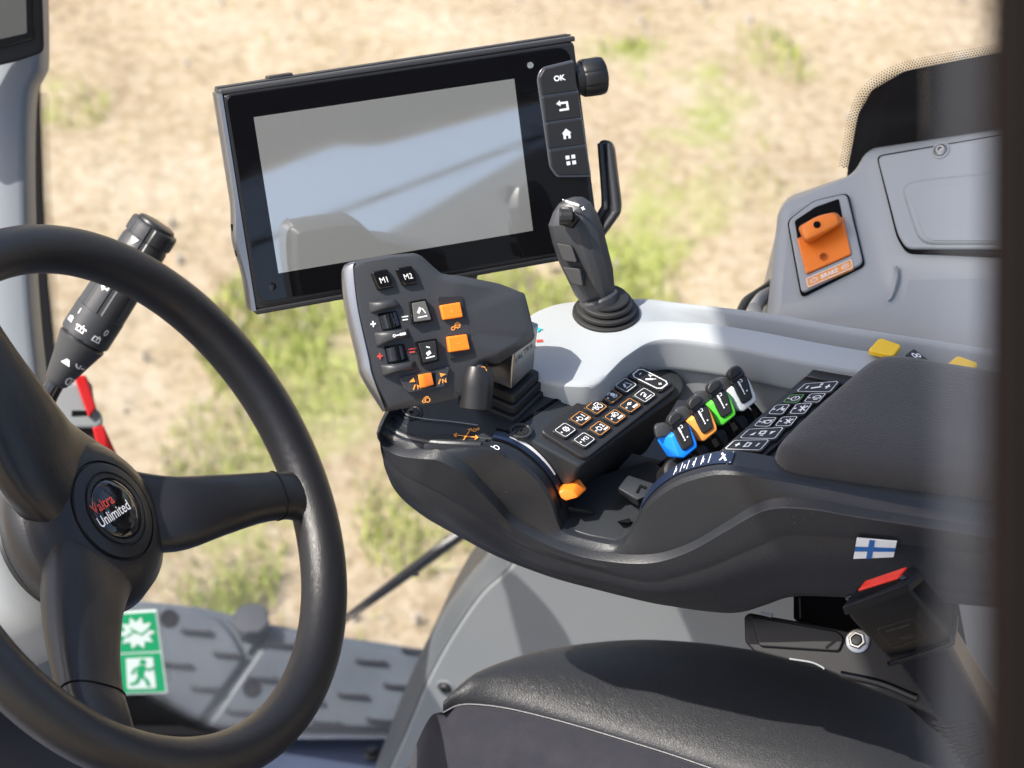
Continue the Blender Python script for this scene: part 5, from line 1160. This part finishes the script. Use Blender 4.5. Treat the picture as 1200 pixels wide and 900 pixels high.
def stalk():
    t = thing('column_stalk', at(60, 470, 1.53), 'thick black column stalk with wiper symbols leaning out behind the steering wheel', 'stalk')
    D = 1.68
    a = at(66, 447, D); b = at(181, 268, D - .015); ax = (b - a).normalized(); L_ = (b - a).length
    k = D / FPX
    def h(u, v):
        return (at(u, v, D) - a).dot(ax)
    f = L_
    lathe('boot_cone', a, ax, [(.0075, -.002), (.0098, 0), (.0105, .002), (.0195, f * .245), (.0205, f * .265), (.0195, f * .275)], m_grip, t, 48)
    lathe('collar', a, ax, [(.0180, f * .26), (.0180, f * .29)], m_blk, t, 48)
    lathe('sleeve', a, ax, [(.0195, f * .285), (.0212, f * .292), (.0212, f * .42), (.0206, f * .62), (.0200, f * .90), (.0185, f * .925)], m_grip, t, 96, ridge=lambda q: 1 - .045 * (q % 12 < 3), sharp=24)
    lathe('knob', a, ax, [(.0180, f * .925), (.0205, f * .93), (.0208, f * .95), (.0206, f * 1.0), (.0196, f * 1.012)], m_grip, t, 96, ridge=lambda q: 1 - .05 * (q % 12 < 3), sharp=24)
    lathe('end_cap', a, ax, [(.0196, f * 1.0), (.0172, f * 1.014), (.0165, f * 1.018), (.0160, f * 1.03), (.0145, f * 1.036), (.004, f * 1.037)], m_blk, t, 64)
    lathe('sleeve_face', a, ax, [(.0205, f * .292), (.0214, f * .30), (.0214, f * .46), (.0205, f * .465)], m_grip, t, 64)
    tube('stem', [a + ax * .004, at(58, 462, D + .003), at(52, 480, D + .008), at(48, 505, D + .02), at(40, 540, D + .04)], .0078, m_gloss, t, 16, n=20)
    # symbols wrapped on the surface facing the camera
    view = (C0 - a).normalized(); s = ax.cross(view).normalized(); fr = s.cross(ax).normalized()
    if fr.dot(view) < 0: fr = -fr
    def wrap(off, r, ang0, size):
        # x runs round the stalk, y runs down the axis
        def fn(x, y, k_=0):
            th = ang0 + (x - .5) * size / r; rr = r + .00035
            return a + ax * (off + (.5 - y) * size) + (fr * math.cos(th) - s * math.sin(th) * sg) * rr
        return fn
    sg = 1 if s.dot(RT) < 0 else -1
    def sym(off, r, ang, size, kind):
        g = Draw(wrap(f * off, r, ang, size), 1.0)
        if kind == 'wash': g.line([(.2, .7), (.25, .35), (.75, .35), (.8, .7)], .09, True); g.line([(.5, .6), (.62, .15)], .09); g.line([(.05, .45), (.15, .3)], .08); g.line([(.95, .45), (.85, .3)], .08)
        elif kind == 'wipe': g.line([(.2, .75), (.25, .4), (.75, .4), (.8, .75)], .09, True); g.line([(.5, .65), (.62, .25)], .09)
        elif kind == 'arrow': g.line([(.3, .5), (.7, .5), (.7, .2), (.5, .05)], .1); g.poly([(.1, .5), (.4, .25), (.4, .75)])
        elif kind == 'tri': g.poly([(.1, .8), (.9, .8), (.5, .15)])
        elif kind == 'trid': g.poly([(.1, .2), (.9, .2), (.5, .85)])
        elif kind == 'lamp': g.ring(.3, .5, .25, .09, 90, 270, 10); g.line([(.3, .25), (.4, .25), (.4, .75), (.3, .75)], .09); g.line([(.55, .3), (.9, .3)], .09); g.line([(.55, .5), (.9, .5)], .09); g.line([(.55, .7), (.9, .7)], .09)
        elif kind in '0I': g.text(kind, .5, .5, .8, .01)
        g.done('symbol', m_white, t)
    sym(.36, .0214, -.95, .0095, 'wipe'); sym(.42, .0214, -.75, .006, 'I'); sym(.345, .0214, -.30, .011, 'wash'); sym(.345, .0214, .42, .011, 'wipe'); sym(.395, .0214, .62, .007, '0')
    sym(.60, .0206, -.35, .011, 'arrow'); sym(.90, .0200, -.45, .009, 'trid'); sym(.15, .0160, -.10, .0105, 'tri'); sym(.165, .0160, .72, .012, 'lamp'); sym(.05, .0125, .95, .012, 'lamp')
stalk()

# ------------------------------------------------------------------ seat, bracket, belt buckle
def seat():
    t = thing('driver_seat', on((820, 880), zp(.45)), 'black leather driver seat cushion with dark fabric front bolster and pale stitching', 'seat')
    Zt = .50; n = 60
    SIL = [(521, 834), (543, 813), (600, 782), (660, 763), (760, 752), (870, 761), (960, 781), (1045, 812), (1105, 856), (1160, 930)]
    SEAM = [(519, 836), (540, 827), (573, 828), (612, 835), (670, 850), (727, 867), (785, 885), (823, 898), (900, 925), (1010, 965)]
    sil = cr([tuple(on(p, zp(Zt - .02))) for p in SIL], n); sm = cr([tuple(on(p, zp(Zt - .004))) for p in SEAM], n)
    rows = []
    ou = [(p - q).normalized() for p, q in zip(sil, sm)]
    for dz, o_ in ((-.12, .004), (-.06, .006), (-.03, .004), (-.012, .0)): rows.append([p + o * o_ * .5 + Z * dz for p, o in zip(sil, ou)])
    rows.append(sil)
    for f, dz in ((.06, .008), (.14, .014), (.28, .020), (.45, .022), (.62, .021), (.80, .016), (.93, .009), (.985, .003), (1.0, -.002)):
        rows.append([p.lerp(q, f) + Z * dz * min(1, (p - q).length / .04) for p, q in zip(sil, sm)])
    o = loft('cushion', rows, m_seat, t, 180, subr=3)
    # cushion goes on toward the camera below the picture
    BO = [(473, 915), (470, 960), (480, 1000), (520, 1040), (580, 1060), (640, 1080), (720, 1100), (800, 1120), (900, 1130), (1010, 1150)]
    LF = [(500, 862), (500, 872), (530, 880)]
    lowp = cr([tuple(on(p, zp(Zt - .10))) for p in BO], n)
    rows = [[p - Z * .002 for p in sm], [p.lerp(q, .015) + Z * .002 for p, q in zip(sm, lowp)], [p.lerp(q, .10) + Z * .009 for p, q in zip(sm, lowp)], [p.lerp(q, .3) + Z * .020 for p, q in zip(sm, lowp)], [p.lerp(q, .6) + Z * .018 for p, q in zip(sm, lowp)], [p.lerp(q, .85) + Z * .008 for p, q in zip(sm, lowp)], lowp, [p - Z * .06 for p in lowp]]
    loft('front_bolster', rows, m_fab, t, 180, subr=3)
    # stitches
    vs = []; fs = []; q = arcs([p + Z * .0012 for p in sm], 240)
    for i in range(0, 200):
        p, p2 = q[i], q[i + 1]; a_ = p.lerp(p2, .1); b_ = p.lerp(p2, .8); s = (b_ - a_).normalized().cross(Z) * .0005; b0 = len(vs)
        for w in (a_, b_):
            for dx, dz in ((1, 0), (0, 1), (-1, 0)): vs.append(w + s * dx + Z * (.0006 * dz))
        fs += [(b0, b0 + 1, b0 + 4, b0 + 3), (b0 + 1, b0 + 2, b0 + 5, b0 + 4), (b0, b0 + 2, b0 + 1), (b0 + 3, b0 + 4, b0 + 5)]
    mesh('seam_stitches', vs, fs, m_thread, t, smooth=False, kind='stuff')
    tube('seam_piping', [p + Z * -.0008 for p in arcs(sm, 120)], .0011, m_line, t, 8)
seat()
def bracket():
    t = thing('seat_bracket', at(950, 750, 1.5), 'black steel seat bracket with zinc hex nut beneath the console', 'bracket')
    pl = facing(950, 750, 1.50, -.1, .1)
    pslab('bracket_plate', [(872, 722), (878, 718), (985, 737), (1100, 760), (1100, 840), (1030, 812), (965, 785), (884, 764), (873, 752)], pl, 0, -.012, m_belt, t, b=.0015, r=.002)
    pslab('plate_flange', [(880, 722), (982, 740), (990, 748), (984, 764), (890, 758)], pl, .0025, -.002, m_belt, t, b=.001, r=.003)
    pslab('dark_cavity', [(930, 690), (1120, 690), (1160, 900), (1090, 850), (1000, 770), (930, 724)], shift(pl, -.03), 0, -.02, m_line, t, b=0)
    pslab('edge_tab', [(890, 716), (906, 719), (904, 724), (893, 721)], pl, .001, -.003, m_mgrey, t, b=.0004)
    tube('edge_wire', ons([(925, 772), (950, 776), (962, 781), (966, 784)], shift(pl, .003)), .0007, m_mgrey, t, 8, n=16)
    tube('lower_rail', ons([(985, 790), (1030, 800), (1075, 818)], shift(pl, .001)), .0028, m_glass, t, 10, n=16)
    c = on((1005.5, 751), pl); ax = (pl[1] + RT * -.1).normalized()
    lathe('washer', c, ax, [(.0088, -.002), (.0088, .0012), (.0075, .0016)], m_steel, t, 36); lathe('hex_nut', c, ax, [(.0064, .0012), (.0066, .0018), (.0066, .0056), (.0058, .0066), (.0046, .0066), (.0042, .0046)], m_steel, t, 6, sharp=20); lathe('bolt_end', c, ax, [(.0042, .004), (.0042, .0068), (.0032, .0076)], m_blk, t, 24)
bracket()
def buckle():
    t = thing('belt_buckle', at(1060, 740, 1.33), 'black seat belt buckle with red release button leaning below the console', 'seat belt buckle')
    z = lambda x, y: (800 + x / 2.8125, 580 + y / 2.8125)
    D = 1.34
    A = [(z(527, 380), D), (z(742, 300), D - .002), (z(885, 478), D + .012), (z(690, 556), D + .014)]                # front face
    Bk = [(z(590, 300), D + .022), (z(765, 240), D + .022), (z(900, 388), D + .034), (z(700, 500), D + .040)]
    f = [at(u, v, d) for (u, v), d in A]; k = [at(u, v, d) for (u, v), d in Bk]
    hull('buckle_housing', f + k, m_belt, t, .0028, 4)
    # rim plate round the slot
    n = (f[1] - f[0]).cross(k[0] - f[0]).normalized()
    if n.dot(C0 - f[0]) < 0: n = -n
    pl = (f[0], n)
    top = [z(527, 380), z(590, 300), z(765, 242), z(790, 262), z(742, 302)]
    o = pslab('top_rim', top, pl, .0022, -.004, m_belt, t, b=.0012, r=.0018)
    pslab('slot', [z(585, 352), z(712, 300), z(722, 284), z(600, 326), z(570, 348)], pl, .0024, -.001, m_line, t, b=0, r=.0004)
    pslab('release_button', [z(583, 327), z(606, 298), z(745, 251), z(716, 286)], pl, .0036, 0, m_redb, t, b=.0008, r=.0008)
    for x, y in ((552, 345), (730, 284)): lathe('rivet', on(z(x, y), pl), n, [(.0028, .001), (.0028, .003), (.0016, .0034)], m_gloss, t, 20)
    # lower rim line and sleeve
    tube('lower_rim', [at(*z(680, 553), D + .008), at(*z(700, 552), D + .009), at(*z(868, 500), D + .012), at(*z(892, 470), D + .014), at(*z(900, 400), D + .03)], .0018, m_belt, t, 8, n=30)
    s1 = [at(*z(x, y), d) for x, y, d in ((690, 556, D + .014), (885, 490, D + .012), (905, 420, D + .04), (740, 520, D + .05))]
    s2 = [at(*z(x, y), d) for x, y, d in ((775, 670, D + .05), (960, 640, D + .05), (990, 560, D + .08), (800, 640, D + .09))]
    s3 = [at(*z(x, y), d) for x, y, d in ((850, 780, D + .09), (1040, 800, D + .09), (1080, 700, D + .12), (880, 760, D + .12))]
    s4 = [at(*z(x, y), d) for x, y, d in ((940, 950, D + .15), (1120, 960, D + .15), (1150, 860, D + .18), (980, 930, D + .18))]
    R_ = [[p + (sum(r_, Vector()) / 4 - p) * .06 for p in r_] for r_ in (s1, s2, s3, s4)]
    o = rings('sleeve', R_, m_belt, t, 40); add_bevel(o, .004, 3, 20)
    # raised marks on the front
    pf = (f[0], (f[1] - f[0]).cross(f[3] - f[0]).normalized());
    if pf[1].dot(C0 - f[0]) < 0: pf = (pf[0], -pf[1])
    q = [z(630, 440), z(760, 400), z(810, 470), z(690, 510)]; g = Draw(pq(q, pf, .0004), 1.7); g.frame(.05, .03, .1); g.line([(.2, .25), (.8, .25)], .05); g.text('PRESS', .55, .7, .16, .01); g.done('embossed_mark', m_btn, t)
    # corrugated belt gaiter rings at the seat edge
    b0 = at(1095, 843, 1.42)
    for i in range(9): tube('gaiter_ring', [at(1093 + i * 4, 846 + i * 6, 1.40), at(1108 + i * 3, 850 + i * 5, 1.385), at(1140 + i * 1.5, 843 + i * 5, 1.39)], .0012, m_belt, t, 6, n=10)
buckle()

# ------------------------------------------------------------------ out-of-focus door post and glass edge close to the camera
def door():
    t = thing('door_post', at(1200, 450, .36), 'dark brown black door frame post out of focus at the right edge', 'door post')
    pl = facing(1180, 450, .36)
    pslab('post', [(1179, -1500), (1500, -1500), (1500, 2600), (1162, 2600)], pl, 0, -.03, m_post, t, b=.004)
    pslab('rubber_seal', [(1169, -1500), (1195, -1500), (1172, 2600), (1142, 2600)], shift(pl, -.006), 0, -.008, m_seal, t, b=.003)
    g = thing('door_glass', at(1120, 450, .38), 'edge of the faintly hazy open door glass beside the dark post', 'glass')
    pslab('glass_edge', [(1094, -1500), (1184, -1500), (1176, 2600), (1094, 2600)], shift(pl, -.020), 0, -.004, m_dglass, g, b=0)
door()
